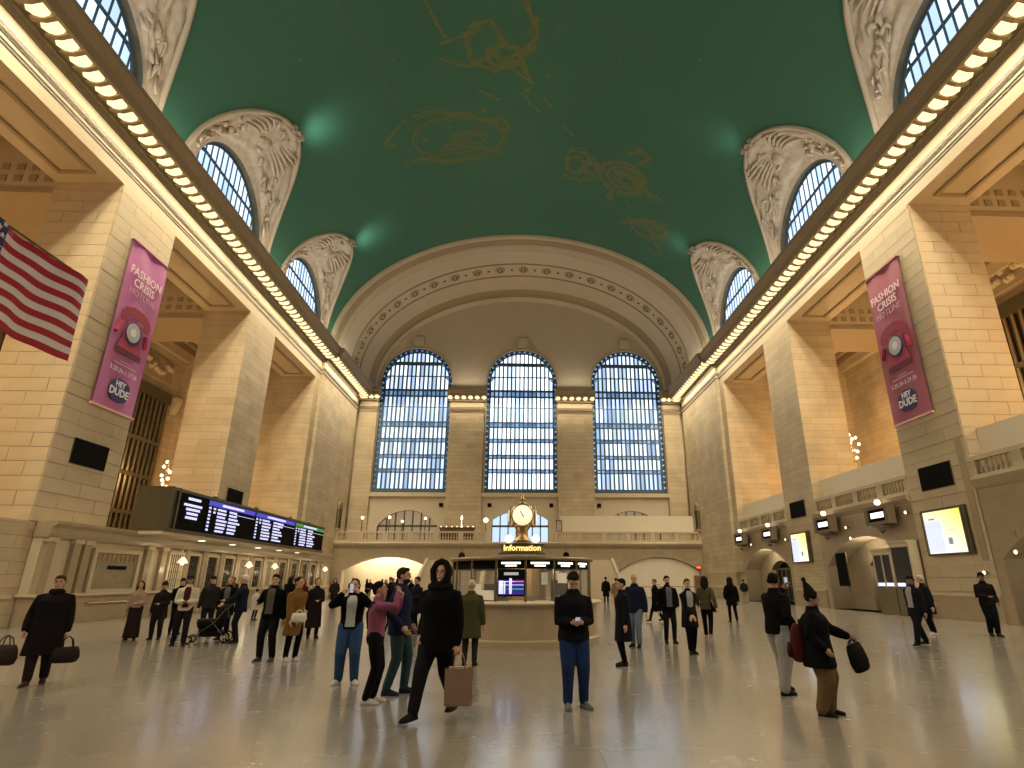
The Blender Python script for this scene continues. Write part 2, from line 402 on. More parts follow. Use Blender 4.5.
figure('gold_twin_figures', [[(424,0),(440,30),(446,38)], [(470,26),(490,20),(500,34),(506,44)], [(478,24),(466,36),(470,60),(492,70)], [(494,50),(500,62),(512,58),(530,44)], [(524,0),(534,20),(540,18),(530,36)], [(527,0),(530,18),(538,30),(526,48)], [(504,62),(520,62),(534,44)],
    [(488,52),(496,72),(508,66)], [(522,60),(532,80)], [(500,34),(506,42)], [(516,46),(524,54),(536,46)], [(440,44),(466,34),(480,30)], [(440,60),(470,66),(486,58)], ell(505,56,18,11)], .16, [(491,50,.4)])
figure('gold_ecliptic_line', [[(478,90),(500,100)], [(526,78),(534,84)], [(542,94),(552,108)], [(562,124),(574,136)], [(584,150),(594,160)], [(624,200),(632,210)], [(500,58),(534,84)], [(520,92),(540,112)]], .16, [(527,90,.3), (549,75,.25)])
figure('gold_meridian_line', [[(336,0),(405,120)], [(405,120),(440,162),(500,228)]], .045)
figure('gold_stars', [], .1, [(449,127,.22), (478,132,.25), (545,180,.15), (393,60,.15), (300,60,.18), (700,60,.18), (760,90,.15), (420,200,.15), (620,60,.15), (690,130,.15), (350,180,.12), (560,30,.15)])
kind(bpy.data.objects['gold_stars'], 'stuff')

# ------------------------------------------------------------------ lunette hoods and windows
def window(name, pos, half, zb, zs, rows, ncol, border, panem, fine=True):
    """pos(a,z,d): a across, d towards the room.  rows: z limits of glass rows."""
    w = struct(name); hi = half-border
    out = arched(-half, half, zb, zs, 24); inn = arched(-hi, hi, zb+border, zs, 24); n = len(out)
    mb = MB(); d0, d1 = (-.25, .05) if fine else (-.14, .0)
    for d in (d1,):
        mb.add([pos(a, z, d) for a, z in out]+[pos(a, z, d) for a, z in inn], [(i, (i+1) % n, n+(i+1) % n, n+i) for i in range(n)])
    mb.add([pos(a, z, d1) for a, z in inn]+[pos(a, z, d0) for a, z in inn], [(i, (i+1) % n, n+(i+1) % n, n+i) for i in range(n)])
    mb.build('frame', FRAME, w)
    top = lambda a: zs+sqrt(max(0, hi*hi-a*a))
    # studs of daylight in the border
    mb = MB(); q = .10; bb = border*.5
    zz = zb+border+.2
    while zz < zs:
        for sgn in (-1, 1): mb.add([pos(sgn*(hi+bb)+dx, zz+dz, d1+.01) for dx, dz in ((-q,-q),(q,-q),(q,q),(-q,q))], [(0,1,2,3)])
        zz += .62
    k = int(pi*(half-bb)/.62)
    for i in range(1, k):
        t = pi*i/k; c = ((half-bb)*cos(t), zs+(half-bb)*sin(t))
        mb.add([pos(c[0]+dx, c[1]+dz, d1+.01) for dx, dz in ((-q,-q),(q,-q),(q,q),(-q,q))], [(0,1,2,3)])
    if border > .4: mb.build('border_lights', PANE_BAND, w)
    bw = 2*hi/ncol
    for i in range(ncol+1):
        a = -hi+i*bw; zt = top(a) if 0 < i < ncol else zs
        z0 = zb+border
        if zt-z0 < .3: continue
        mb = MB(); h = .085 if fine else .065
        vs = [pos(a-h, z0, d1-.02), pos(a+h, z0, d1-.02), pos(a+h, z0, d0+.05), pos(a-h, z0, d0+.05)]+[pos(a-h, zt, d1-.02), pos(a+h, zt, d1-.02), pos(a+h, zt, d0+.05), pos(a-h, zt, d0+.05)]
        mb.add(vs, [(0,3,2,1),(4,5,6,7),(0,1,5,4),(1,2,6,5),(2,3,7,6),(3,0,4,7)]); mb.build('mullion', FRAME, w)
    for j in range(len(rows)):
        z0, z1 = rows[j]
        if j and z0 > rows[j-1][1]+.01:
            t0, t1 = rows[j-1][1], z0; ha = hi if t1 < zs else sqrt(max(.01, hi*hi-(t1-zs)**2))
            mb = MB(); vs = [pos(-ha, t0, d1-.05), pos(ha, t0, d1-.05), pos(ha, t0, d0+.03), pos(-ha, t0, d0+.03), pos(-ha, t1, d1-.05), pos(ha, t1, d1-.05), pos(ha, t1, d0+.03), pos(-ha, t1, d0+.03)]
            mb.add(vs, [(0,3,2,1),(4,5,6,7),(0,1,5,4),(1,2,6,5),(2,3,7,6),(3,0,4,7)]); mb.build('transom', FRAME, w)
        for i in range(ncol):
            a0, a1 = -hi+i*bw, -hi+(i+1)*bw; e0, e1 = min(z1, top(a0)), min(z1, top(a1))
            if max(e0, e1) <= z0+.03: continue
            e0, e1 = max(e0, z0), max(e1, z0)
            mb = MB(); mb.add([pos(a0, z0, d0+.1), pos(a1, z0, d0+.1), pos(a1, e1, d0+.1), pos(a0, e0, d0+.1)], [(0, 1, 2, 3)] if e0 > z0 and e1 > z0 else ([(0, 1, 2)] if e0 <= z0 else [(0, 1, 3)]))
            mb.build('pane', panem if z1-z0 > .6 or not fine else PANE_BAND, w)
    return w
WN = 4
for s in (-1, 1):
    for bi, yc in enumerate(BAYC):
        seen = bi >= 2
        pos = (lambda a, z, d, s=s, yc=yc: (s*(18.78-d), yc+a, z))
        if seen: window('window_%d' % WN, pos, 4.2, 21.9, 23.1, [(22.2, 25.35), (25.62, 27.2)], 14, .2, PANEB, False)
        else:
            w = struct('window_%d' % WN); mb = MB(); o = arched(-3.95, 3.95, 21.9, 23.2); mb.add([pos(a, z, -.1) for a, z in o], [tuple(range(len(o)))]); mb.build('pane', PANEB, w)
            mb = MB()
            for k in range(-6, 7): h = sqrt(3.9**2-(.55*k)**2); mb.box(s*18.9, s*18.98, yc+.55*k-.06, yc+.55*k+.06, 21.9, 23.2+h)
            mb.build('mullion', FRAME, w)
        WN += 1
        # the hood: from the window arch out to the edge on the vault, with modelled reliefs
        rnd = random.Random(bi*2+(s > 0)); NT, NR = (72, 22) if seen else (24, 4)
        lumps = [(rnd.uniform(.22, .78), rnd.uniform(.2, .85), rnd.uniform(.05, .13), rnd.uniform(.05, .12), rnd.uniform(.10, .26)) for _ in range(46)]
        lumps += [(.5, .5, .10, .30, .18), (.5, .93, .06, .07, .35), (.44, .92, .04, .05, .25), (.56, .92, .04, .05, .25)]
        lumps += [(.5+sg*q*.06, .45+.1*q, .03, .09, .22) for sg in (-1, 1) for q in (1, 2, 3, 4)]
        rows = []
        for ir in range(NR+1):
            r = ir/NR; row = []
            for it in range(NT+1):
                t = pi*it/NT
                I = Vector((s*18.42, yc+4.2*cos(t), 23.1+4.2*sin(t)))
                th = math.asin(HZ*sin(t)/VB); O = Vector((s*VA*cos(th), yc+HB*cos(t), VZ+HZ*sin(t)))
                p = I.lerp(O, r); p += Vector((s*.35, 0, .35*sin(t)))*sin(pi*r)*(.4+.6*sin(t))
                edge = min(1, r*6)*min(1, (1-r)*14 if not (.42 < it/NT < .58) else (1-r)*40)
                h = 0
                for (lt, lr, wt, wr, hh) in lumps:
                    dt = (it/NT-lt)/wt; dr = (r-lr)/wr; q = dt*dt+dr*dr
                    if q < 1: h = max(h, hh*(1-q)**.6*(.75+.25*sin(37*lt+dt*7+dr*5)))
                nrm = Vector((-s*.72, -.25*cos(t), -.66*max(.15, sin(t)))).normalized()
                row.append(p+nrm*h*edge*1.6)
            rows.append(row)
        hd = struct('relief_hood', cl); MB().grid(rows).build('stucco_surface', RELIEF, hd, smooth=True)
        if seen:
            mb = MB(); rr = random.Random(40+bi*2+(s > 0))
            def hp(tt, r_, up=.12):
                t = pi*tt; I = Vector((s*18.42, yc+4.2*cos(t), 23.1+4.2*sin(t))); th = math.asin(HZ*sin(t)/VB); O = Vector((s*VA*cos(th), yc+HB*cos(t), VZ+HZ*sin(t)))
                q = I.lerp(O, r_)+Vector((s*.35, 0, .35*sin(t)))*sin(pi*r_)*(.4+.6*sin(t)); n = Vector((-s*.72, -.25*cos(t), -.66*max(.15, sin(t)))).normalized()
                return q+n*up
            def limb(tt, r_, dt, dr, w0, bend):
                pts = [hp(tt+dt*q+bend*.03*sin(pi*q), min(.93, max(.12, r_+dr*q+bend*.08*sin(pi*q))), .10+.22*sin(pi*q)) for q in (0, .2, .4, .6, .8, 1)]
                mb.tube(pts, [w0*.5, w0, w0*.9, w0*.7, w0*.5, w0*.15], 6)
            for sg in (-1, 1):            # wings, leaf sprays and two seated figures round a central globe
                for q in range(6): limb(.5+sg*.035, .50+.05*q, sg*(.16-.012*q), .10+.05*q, .13, sg*.5)
                for q in range(9): limb(.5+sg*rr.uniform(.14, .26), rr.uniform(.25, .6), sg*rr.uniform(-.02, .06), rr.uniform(-.25, .25), rr.uniform(.10, .2), rr.uniform(-1.5, 1.5))
                for q in range(8): limb(.5+sg*rr.uniform(.27, .38), rr.uniform(.35, .7), sg*rr.uniform(0, .05), rr.uniform(-.2, .2), rr.uniform(.07, .12), rr.uniform(-2, 2))
            for q in range(7): limb(.5+rr.uniform(-.06, .06), rr.uniform(.3, .8), rr.uniform(-.05, .05), rr.uniform(-.15, .2), rr.uniform(.12, .2), rr.uniform(-1, 1))
            g_ = hp(.5, .5, .1); mb.lathe([(0, -.5), (.35, -.38), (.5, 0), (.35, .38), (0, .5)], g_, 12)
            kind(mb.build('relief_figures', RELIEF, hd, True), 'stuff')
        # rim moulding on the vault edge
        mb = MB(); mb.tube([(s*VA*cos(math.asin(HZ*sin(pi*i/40)/VB)), yc+HB*cos(pi*i/40), VZ+HZ*sin(pi*i/40)) for i in range(41)], .16, 6); mb.build('rim', CREAM, hd, True)
        mb = MB()  # dark reveal between hood and window
        mb.grid([[(s*xx, yc+4.2*cos(pi*i/32), 23.1+4.2*sin(pi*i/32)) for i in range(33)] for xx in (18.42, 18.9)]); mb.build('reveal', BRONZE, hd, True)
        if seen:   # cartouche at the crown
            mb = MB(); rr = random.Random(bi)
            c = Vector((s*VA*cos(math.asin(HZ/VB)), yc, VZ+HZ))
            for k in range(34):
                e = c+Vector((-s*rr.uniform(-.1, .35), rr.uniform(-.55, .55), rr.uniform(-.35, .15))); rad = rr.uniform(.07, .17)
                mb.lathe([(0, -rad), (rad*.8, -rad*.5), (rad, 0), (rad*.7, rad*.6), (0, rad)], e, 7)
            mb.build('cartouche', RELIEF, hd, True)
    for bi in (2, 3, 4):   # floodlight at each hood crown washes the vault
        th = math.asin(HZ/VB)+.07; th = th if s > 0 else pi-th; v0 = vault(BAYC[bi]+.6, th); nn = Vector((-v0.x/VA**2, 0, -(v0.z-VZ)/VB**2)).normalized()
        spot('hood_flood', v0+nn*1.5, vault(BAYC[bi]+.9, th+(.05 if s > 0 else -.05)), (130 if s < 0 else 40), (.74, 1, .95), 130, .3, 1.0)

# ------------------------------------------------------------------ long walls
def soffit_frame(mb, x0, x1, y0, y1, z, w=.12, h=.07):
    mb.box(x0, x1, y0, y0+w, z-h, z); mb.box(x0, x1, y1-w, y1, z-h, z); mb.box(x0, x0+w, y0+w, y1-w, z-h, z); mb.box(x1-w, x1, y0+w, y1-w, z-h, z)
def blocks(parent, pos, a0, a1, z0, z1, bh, bw, mat, seed):
    """courses of separate stones on a face; pos(a,z)->xyz of the block centre, sharing one mesh"""
    rnd = random.Random(seed); z = z0; r = 0
    while z < z1-.05:
        h = min(bh, z1-z); a = a0; first = bw*(.5 if r % 2 else 1)
        while a < a1-.05:
            L = min(first, a1-a); first = bw
            if a1-a-L < .3: L = a1-a
            yield a+L/2, z+h/2, L-.016, h-.016, rnd.uniform(0, .012)
            a += L
        z += h; r += 1
cube = B(-.5, .5, -.5, .5, -.5, .5).mesh('stone_block', BLOCK)
ZB = {-1: 3.7, 1: 5.4}
for s, nm in ((-1, 'wall_left'), (1, 'wall_right')):
    wl = struct(nm)
    cuts = [YN]+[v for o in OPEN for v in o]+[YF]
    for k in range(0, len(cuts), 2):
        a, b = cuts[k], cuts[k+1]; end = b == YF or a == YN
        near = abs(a-22.56) < .1
        i = .04 if near else 0
        if b == YF:
            p = MB().box(s*W, s*(W+3), a, 49.75, 0, OT).box(s*(W-.3), s*(W+3), 49.75, 61.2, 0, OT+.7).box(s*W, s*(W+3), 61.2, YF, 0, OT+.7).build('end_pier', STONE, wl)
        else:
            p = B(s*(W+i), s*(W+3), a+i, b-i, 0, OT).build('end_pier' if end else 'pier', STONE, wl)
        if near:
            for (y, z, L, h, j) in blocks(None, None, a, b, ZB[s] if s < 0 else .0, OT, .56, 2.04, BLOCK, 3+s):
                link('stone_block', cube, p, (s*(W+.05-.025*1-j), y, z), None, (.10, L, h))
            for (x, z, L, h, j) in blocks(None, None, W, W+3, ZB[s]-.0, OT, .56, 1.5, BLOCK, 9+s):
                link('stone_block', cube, p, (s*x, a+.05-.025-j, z), None, (L, .10, h))
    B(s*W, s*(W+3), YN, YF, OT, 19.28).build('lintel', SMOOTH, wl)
    B(s*(W+.1), s*(W+3), YN, YF, 19.28, 22.3).build('attic_wall', SMOOTH, wl)
    for a, b in OPEN:
        mb = MB(); soffit_frame(mb, min(s*(W+.75), s*(W+2.35)), max(s*(W+.75), s*(W+2.35)), a+.75, b-.75, OT, .16, .10)
        mb.build('soffit_moulding', RIM, wl)
    if s < 0:
        for a, b in OPEN: B(-W-.3, -W, a, b, 0, 3.7).build('bay_wall', STONE, wl); B(-W-.3, -W+.1, a, b, .98, 1.1).build('dado_ledge', SMOOTH, wl)
    # gallery floor, back wall, end wall, ceiling, beams
    B(s*(W+.02), s*30.3, -13, 49.4, ZB[s]-.3, ZB[s]).build('gallery_slab', SMOOTH, wl)
    B(s*30, s*30.3, -13, 49.5, ZB[s], 22).build('gallery_back_wall', STONE, wl)
    B(s*(W+3.0), s*30, 49.1, 49.5, ZB[s], 22).build('gallery_end_wall', STONE, wl)
    B(s*(W+3.0), s*30, -13.2, -12.8, ZB[s], 22).build('gallery_end_wall', STONE, wl)
    B(s*(W+2.9), s*30.3, -13, 49.5, 21.2, 21.5).build('gallery_ceiling', SMOOTH, wl)
    B(s*29.2, s*30, -13, 49.2, 20.4, 21.2).build('gallery_cornice', RIM, wl)
    B(s*29.6, s*30, -13, 49.2, 19.9, 20.4).build('gallery_cornice', SMOOTH, wl)
    for k in range(2, 10, 2):
        a, b = cuts[k], cuts[k+1]
        bm_ = B(s*(W+2.98), s*30, a+.1, b-.1, 18.35, 21.2).build('beam', SMOOTH, wl)
        B(s*(W+2.98), s*30, a+.0, b-.0, 18.1, 18.35).build('beam_moulding', RIM, bm_)
        mb = MB()
        for q in range(12):
            for zz in (18.75, 19.35): mb.box(s*(W+3.3+q*.68), s*(W+3.3+q*.68+.34), a+.05, a+.1, zz, zz+.34)
        mb.build('beam_relief', RIM, bm_)
    for bi, (a, b) in enumerate(OPEN):
        mb = MB(); soffit_frame(mb, min(s*22, s*29), max(s*22, s*29), a+.3, b-.3, 21.2, .35, .35); soffit_frame(mb, min(s*23, s*28), max(s*23, s*28), a+1.4, b-1.4, 21.2, .3, .25)
        mb.build('ceiling_coffer', RIM, wl)
        if bi < 2: continue
        sk = struct('skylight_grille', wl); yc = (a+b)/2
        for i in range(5):
            for j in range(6):
                if (i+j) % 2 == 0: B(s*(23.5+i*.82+.1), s*(23.5+i*.82+.7), yc-2.6+j*.88, yc-2.6+j*.88+.66, 21.16, 21.19).build('pane', PANED, sk)
        B(s*23.4, s*27.7, yc-2.75, yc+2.75, 21.12+.05, 21.2).build('lattice_frame', BLACK, sk)
        if s > 0 and bi == 4: continue
        # tall bronze grille window in the back wall
        zt = 15.5 if s < 0 else 16.9; z0 = ZB[s]
        g = struct('window_%d' % WN); WN += 1
        B(s*29.9, s*30.02, yc-3, yc+3, z0, zt).build('glazing', DARK if s > 0 else TIMBER, g)
        B(s*29.55, s*30, yc-3.3, yc+3.3, zt, zt+.9).build('header', BRONZE, g)
        for q in range(-5, 6): MB().lathe([(.13, z0), (.13, zt)], (s*29.75, yc+q*.58, 0), 6).build('bar', GILT if s > 0 else BRONZE, g)
        for zz in (z0+2.6, z0+5.4, z0+8.2): B(s*29.6, s*29.85, yc-3, yc+3, zz, zz+.3).build('cross_rail', BRONZE, g)
        for sg in (-1, 1): B(s*29.6, s*30, yc+sg*3, yc+sg*3.3, z0, zt).build('jamb', GILT if s < 0 else BRONZE, g)
        pn = struct('relief_panel', wl); B(s*29.85, s*30, yc-3.2, yc+3.2, zt+1.8, zt+3.6).build('panel', RIM, pn)
        mb = MB(); rr = random.Random(bi)
        for q in range(18): mb.lathe([(0, -.3), (.22, -.15), (.28, 0), (.15, .2), (0, .3)], (s*29.85, yc-2.9+q*.34, zt+2.7+rr.uniform(-.45, .45)), 6, 'x')
        mb.build('carving', SMOOTH, pn, True)
        for sg in (-1, 1):
            mb = MB(); mb.sweep_y([(s*30, zt-.6), (s*29.6, zt-.6), (s*29.35, zt-.1), (s*29.2, zt+.5), (s*29.2, zt+.8), (s*30, zt+.8)], yc+sg*3.9-.35, yc+sg*3.9+.35); mb.build('console_bracket', SMOOTH, wl)

# ------------------------------------------------------------------ the long cornices with their bulbs
bulb_me = MB().lathe([(0, -.24), (.17, -.21), (.28, -.10), (.30, .04), (.12, .10)], (0, 0, 0), 8).mesh('bulb', BULB, True)
PITCHB = .712
for n_, s in ((1, -1), (2, 1)):
    t = struct('trim_%d' % n_)
    def seg(y0, y1, d0):
        X = lambda d: s*(W-d0-d)
        P = lambda pts: [(X(d), z) for d, z in pts]
        def put(name, pts, mat): MB().sweep_y(P(pts), y0, y1).build(name, mat, t)
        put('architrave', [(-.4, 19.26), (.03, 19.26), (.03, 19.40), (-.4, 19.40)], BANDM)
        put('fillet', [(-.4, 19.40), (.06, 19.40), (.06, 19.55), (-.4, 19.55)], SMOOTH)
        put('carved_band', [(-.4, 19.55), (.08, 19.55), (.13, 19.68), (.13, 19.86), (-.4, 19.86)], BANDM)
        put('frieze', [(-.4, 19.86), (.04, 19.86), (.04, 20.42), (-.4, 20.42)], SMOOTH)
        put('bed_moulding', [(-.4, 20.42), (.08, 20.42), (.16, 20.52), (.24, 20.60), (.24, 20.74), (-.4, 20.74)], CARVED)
        put('coffer_soffit', [(-.4, 20.98), (1.25, 20.98), (1.25, 21.04), (-.4, 21.04)], SMOOTH)
        put('corona', [(-.4, 21.04), (1.22, 21.04), (1.22, 20.78), (1.36, 20.78), (1.36, 21.25), (1.46, 21.36), (1.58, 21.62), (1.58, 21.86), (.6, 22.0), (-.4, 22.0)], RIM)
    seg(YN, 49.75, 0); seg(49.75, 61.2, .3); seg(61.2, YF, 0)
    brk = MB().sweep_y([(-s*-.02, 20.74), (-s*.5, 20.70), (-s*.86, 20.82), (-s*.90, 20.98), (-s*-.02, 20.98)], -.09, .09).mesh('bracket', RIM)
    y = 13.6
    while y < 61.6:
        d0 = .3 if 49.75 < y < 61.2 else 0
        link('bulb', bulb_me, t, (s*(W-d0-.80), y, 20.88), None, (1.4, 1, 1))
        link('bracket', brk, t, (s*(W-d0-.34), y+PITCHB/2, 0))
        y += PITCHB
# ------------------------------------------------------------------ far end: wall, windows, arch
wf = struct('wall_far')
XS = 11.95
holes = [arched(c-4.05, c+4.05, 10.46, 23.05, 26) for c in (-XS, 0, XS)]
holes += [segarch(-15.0, -8.7, 5.2, 6.95, 8.6), segarch(-3.0, 3.0, 5.2, 7.6, 8.6), segarch(8.7, 15.0, 5.2, 6.95, 8.6)]
wall_sheet([(-19, 0), (19, 0), (19, 36), (-19, 36)], holes, lambda a, z, d: (a, YF+d, z), .7, wf, 'end_wall', CREAM, RIM)
ROWS = [(10.95, 12.62), (12.72, 13.0), (13.1, 14.22), (14.32, 14.58), (14.68, 16.02), (16.10, 16.42), (16.5, 17.72), (17.85, 18.28), (18.42, 20.05), (20.13, 21.28), (21.45, 21.98), (22.2, 23.7), (23.8, 25.1), (25.5, 26.6)]
for k, c in enumerate((-XS, 0, XS)):
    window('window_%d' % (k+1), (lambda a, z, d, c=c: (c+a, YF+.32-d, z)), 4.05, 10.46, 23.05, ROWS, 15, .46, PANE_MID if k == 1 else PANE)
    # stone surround and keystone
    o = arched(c-4.05, c+4.05, 10.46, 23.05, 26)[1:]
    mb = MB(); mb.tube([(a, YF-.03, z) for a, z in o]+[(c-4.05, YF-.03, 10.46)], .14, 6); mb.build('window_moulding', SMOOTH, wf, True)
    MB().sweep_x([(YF+.1, 27.2), (YF-.35, 27.3), (YF-.5, 28.3), (YF-.3, 28.6), (YF+.1, 28.6)], c-.55, c+.55).build('keystone', SMOOTH, wf)
    B(c-4.4, c+4.4, YF-.35, YF+.1, 10.0, 10.42).build('sill', SMOOTH, wf)
tc = struct('trim_3')
def capital(x0, x1):
    ex = .28
    B(x0-.05, x1+.05, YF-.45, YF, 19.26, 19.40).build('architrave', RIM, tc); B(x0-.1, x1+.1, YF-.5, YF, 19.40, 19.55).build('fillet', SMOOTH, tc)
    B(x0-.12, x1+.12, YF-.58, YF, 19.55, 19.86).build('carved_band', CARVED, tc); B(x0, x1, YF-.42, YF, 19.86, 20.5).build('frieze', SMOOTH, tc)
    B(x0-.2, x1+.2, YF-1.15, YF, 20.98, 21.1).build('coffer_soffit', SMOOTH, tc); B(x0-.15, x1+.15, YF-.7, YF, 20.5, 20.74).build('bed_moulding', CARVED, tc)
    MB().sweep_x([(YF, 21.1), (YF-1.15, 21.1), (YF-1.15, 20.82), (YF-1.25, 20.82), (YF-1.25, 21.3), (YF-1.45, 21.6), (YF-1.45, 21.86), (YF, 22.05)], x0-ex, x1+ex).build('corona', RIM, tc)
    n = max(2, int(round((x1-x0)/.74))+1)
    for i in range(n): link('bulb', bulb_me, tc, (x0+(x1-x0)*i/(n-1), YF-1.0, 20.9), None, (1, 1.2, 1))
for a, b in ((-17.9, -16.0), (-7.95, -4.2), (4.05, 7.9), (16.0, 17.9)):
    B(a, b, YF-.4, YF+.1, 5.2, 19.3).build('pilaster', STONE, wf)
    B(a-.15, b+.15, YF-.5, YF, 5.2, 6.5).build('pilaster_base', SMOOTH, wf)
    capital(a, b)
for x in (-3.3, 3.3, -8.45, 8.45):
    B(x-.2, x+.2, YF-.12, YF+.02, 8.95, 9.35).build('vent_grille', BLACK, wf)
# flared arch soffit between vault and end wall
ca = struct('trim_4')
ZS = 22.3
def ring(y, a, b, n=56): return [(a*cos(pi*i/n), y, ZS+b*sin(pi*i/n)) for i in range(n+1)]
def rings(name, lst, mat): return MB().grid([ring(*q) for q in lst]).build(name, mat, ca, True)
rings('outer_rim', [(51.0, 18.6, 13.1), (51.0, 18.15, 12.78), (51.25, 18.05, 12.66), (51.5, 18.15, 12.74), (51.55, 18.15, 12.74)], SMOOTH)
rings('leaf_band', [(51.55, 18.15, 12.74), (51.7, 17.98, 12.6), (52.3, 17.95, 12.58), (52.45, 18.08, 12.68)], RIM)
rings('inner_roll', [(52.45, 18.08, 12.68), (52.6, 17.9, 12.53), (53.3, 17.8, 12.46), (53.45, 17.9, 12.52)], SMOOTH)
def sa(y): f = (y-53.45)/(60.2-53.45); return 17.9+(16.75-17.9)*f, 12.52+(11.55-12.52)*f
rings('soffit', [(y, *sa(y)) for y in (53.45, 55.2, 57, 58.7, 60.2)], CREAM)
rings('fret_band', [(60.2, *sa(60.2)), (60.3, 16.55, 11.4), (61.4, 16.4, 11.2), (61.5, 16.55, 11.3)], RIM)
rings('wall_roll', [(61.5, 16.55, 11.3), (61.6, 16.3, 11.1), (62.4, 16.2, 11.0)], CREAM)
ros = MB().lathe([(.15, .06), (.24, .02), (.34, .05), (.42, .12), (.5, .04), (.56, .0)], (0, 0, 0), 14, cap=False)
ros.cur = 1; ros.lathe([(0, .18), (.11, .16), (.17, .07)], (0, 0, 0), 10, cap=False); ros.lathe([(.36, .09), (.43, .135), (.49, .07)], (0, 0, 0), 14, cap=False); ros = ros.mesh('rosette', [CARVED, SMOOTH], True)
lnk = MB().lathe([(0, .07), (.12, .05), (.17, 0)], (0, 0, 0), 8, cap=False).mesh('scroll_link', CARVED, True)
NRO = 21
for i in range(1, 2*NRO):
    t = pi*i/(2*NRO); y = 56.6; a, b = sa(y)
    p = Vector((a*cos(t), y, ZS+b*sin(t))); nrm = Vector((-cos(t)/a, -.012, -sin(t)/b)).normalized()
    o = link('rosette' if i % 2 else 'scroll_link', ros if i % 2 else lnk, ca, p); o.rotation_euler = nrm.to_track_quat('Z', 'Y').to_euler()
for sg in (-1.05, 1.05):   # beads that frame the rosette band
    y = 56.6+sg; a, b = sa(y); MB().tube([(a*cos(pi*i/56)*.998, y, ZS+b*.998*sin(pi*i/56)) for i in range(57)], .09, 6).build('bead_moulding', RIM, ca, True)
# near end wall behind the viewer
wn = struct('wall_near')
wall_sheet([(-19, 0), (19, 0), (19, 36), (-19, 36)], [arched(c-4.05, c+4.05, 10.46, 23.05, 16) for c in (-XS, 0, XS)], lambda a, z, d: (a, YN-d, z), .5, wn, 'end_wall', CREAM)
for k, c in enumerate((-XS, 0, XS)):
    w = struct('window_%d' % WN); WN += 1; mb = MB(); o = arched(c-4.05, c+4.05, 10.46, 23.05, 16); mb.add([(a, YN-.4, z) for a, z in o], [tuple(range(len(o)))]); mb.build('pane', PANE, w)
    mb = MB()
    for q in range(-7, 8): mb.box(c+q*.5-.09, c+q*.5+.09, YN-.3, YN-.2, 10.46, 23.05+sqrt(16.4-(q*.5)**2))
    for zz in (13, 14.6, 16.4, 18.2, 21.7): mb.box(c-4.05, c+4.05, YN-.3, YN-.2, zz-.15, zz+.15)
    mb.build('glazing_bars', FRAME, w)

# ------------------------------------------------------------------ west balcony, passages and stair
YB = 58.4
bal = struct('trim_5')     # balcony front
B(-W, W, YB, YF, 4.86, 5.12).build('balcony_slab', SMOOTH, bal)
MB().sweep_x([(YB, 4.5), (YB-.12, 4.6), (YB-.3, 4.8), (YB-.35, 4.98), (YB-.2, 5.12), (YB, 5.12)], -W+.2, W-.2).build('ledge_moulding', MARBLE, bal)
def balustrade(parent, x0, x1, y, z0, z1, npan, mat=SMOOTH, axis='x', pitch=.26):
    """solid piers with pierced panels of balusters between, rail above and plinth below"""
    def bx(a0, a1, z_0, z_1, t=.22):
        return B(a0, a1, y-t/2, y+t/2, z_0, z_1) if axis == 'x' else B(y-t/2, y+t/2, a0, a1, z_0, z_1)
    bx(x0, x1, z1-.16, z1, .34).build('handrail', mat, parent); bx(x0, x1, z0, z0+.2, .3).build('plinth', mat, parent)
    L = (x1-x0)/npan; pw = .22*L
    for i in range(npan+1):
        c = x0+i*L; bx(max(x0, c-pw/2), min(x1, c+pw/2), z0+.2, z1-.16, .28).build('pier', mat, parent)
    for i in range(npan):
        a, b = x0+i*L+pw/2, x0+(i+1)*L-pw/2; mb = MB(); n = max(3, int((b-a)/pitch))
        h = z1-z0-.36
        for k in range(n):
            c = a+(k+.5)*(b-a)/n; pr = [(.05, 0), (.05, .06*h), (.085, .32*h), (.04, .62*h), (.055, .94*h), (.055, h)]
            mb.lathe(pr, (c, y, z0+.2) if axis == 'x' else (y, c, z0+.2), 6)
        kind(mb.build('balusters', mat, parent), 'stuff')
balustrade(bal, -W+.3, -3.4, YB+.1, 5.12, 6.14, 6)
balustrade(bal, 3.4, W-.3, YB+.1, 5.12, 6.14, 6)
B(-3.4, 3.4, YB, YB+.2, 4.9, 5.12).build('landing_edge', SMOOTH, bal)
wp = struct('wall_under_balcony')
AL, AR = segarch(-17.0, -8.4, 0, 2.5, 3.72), segarch(9.6, 17.7, 0, 2.4, 3.72)
wall_sheet([(-W, 0), (W, 0), (W, 4.9), (-W, 4.9)], [AL, AR, segarch(-3.2, 3.2, 0, 2.6, 3.9)], lambda a, z, d: (a, YB+d, z), 1.0, wp, 'arcade', MARBLE)
B(-7, 7, YB+1.05, YB+1.2, 0, 4.9).build('stair_back_wall', SMOOTH, wp)
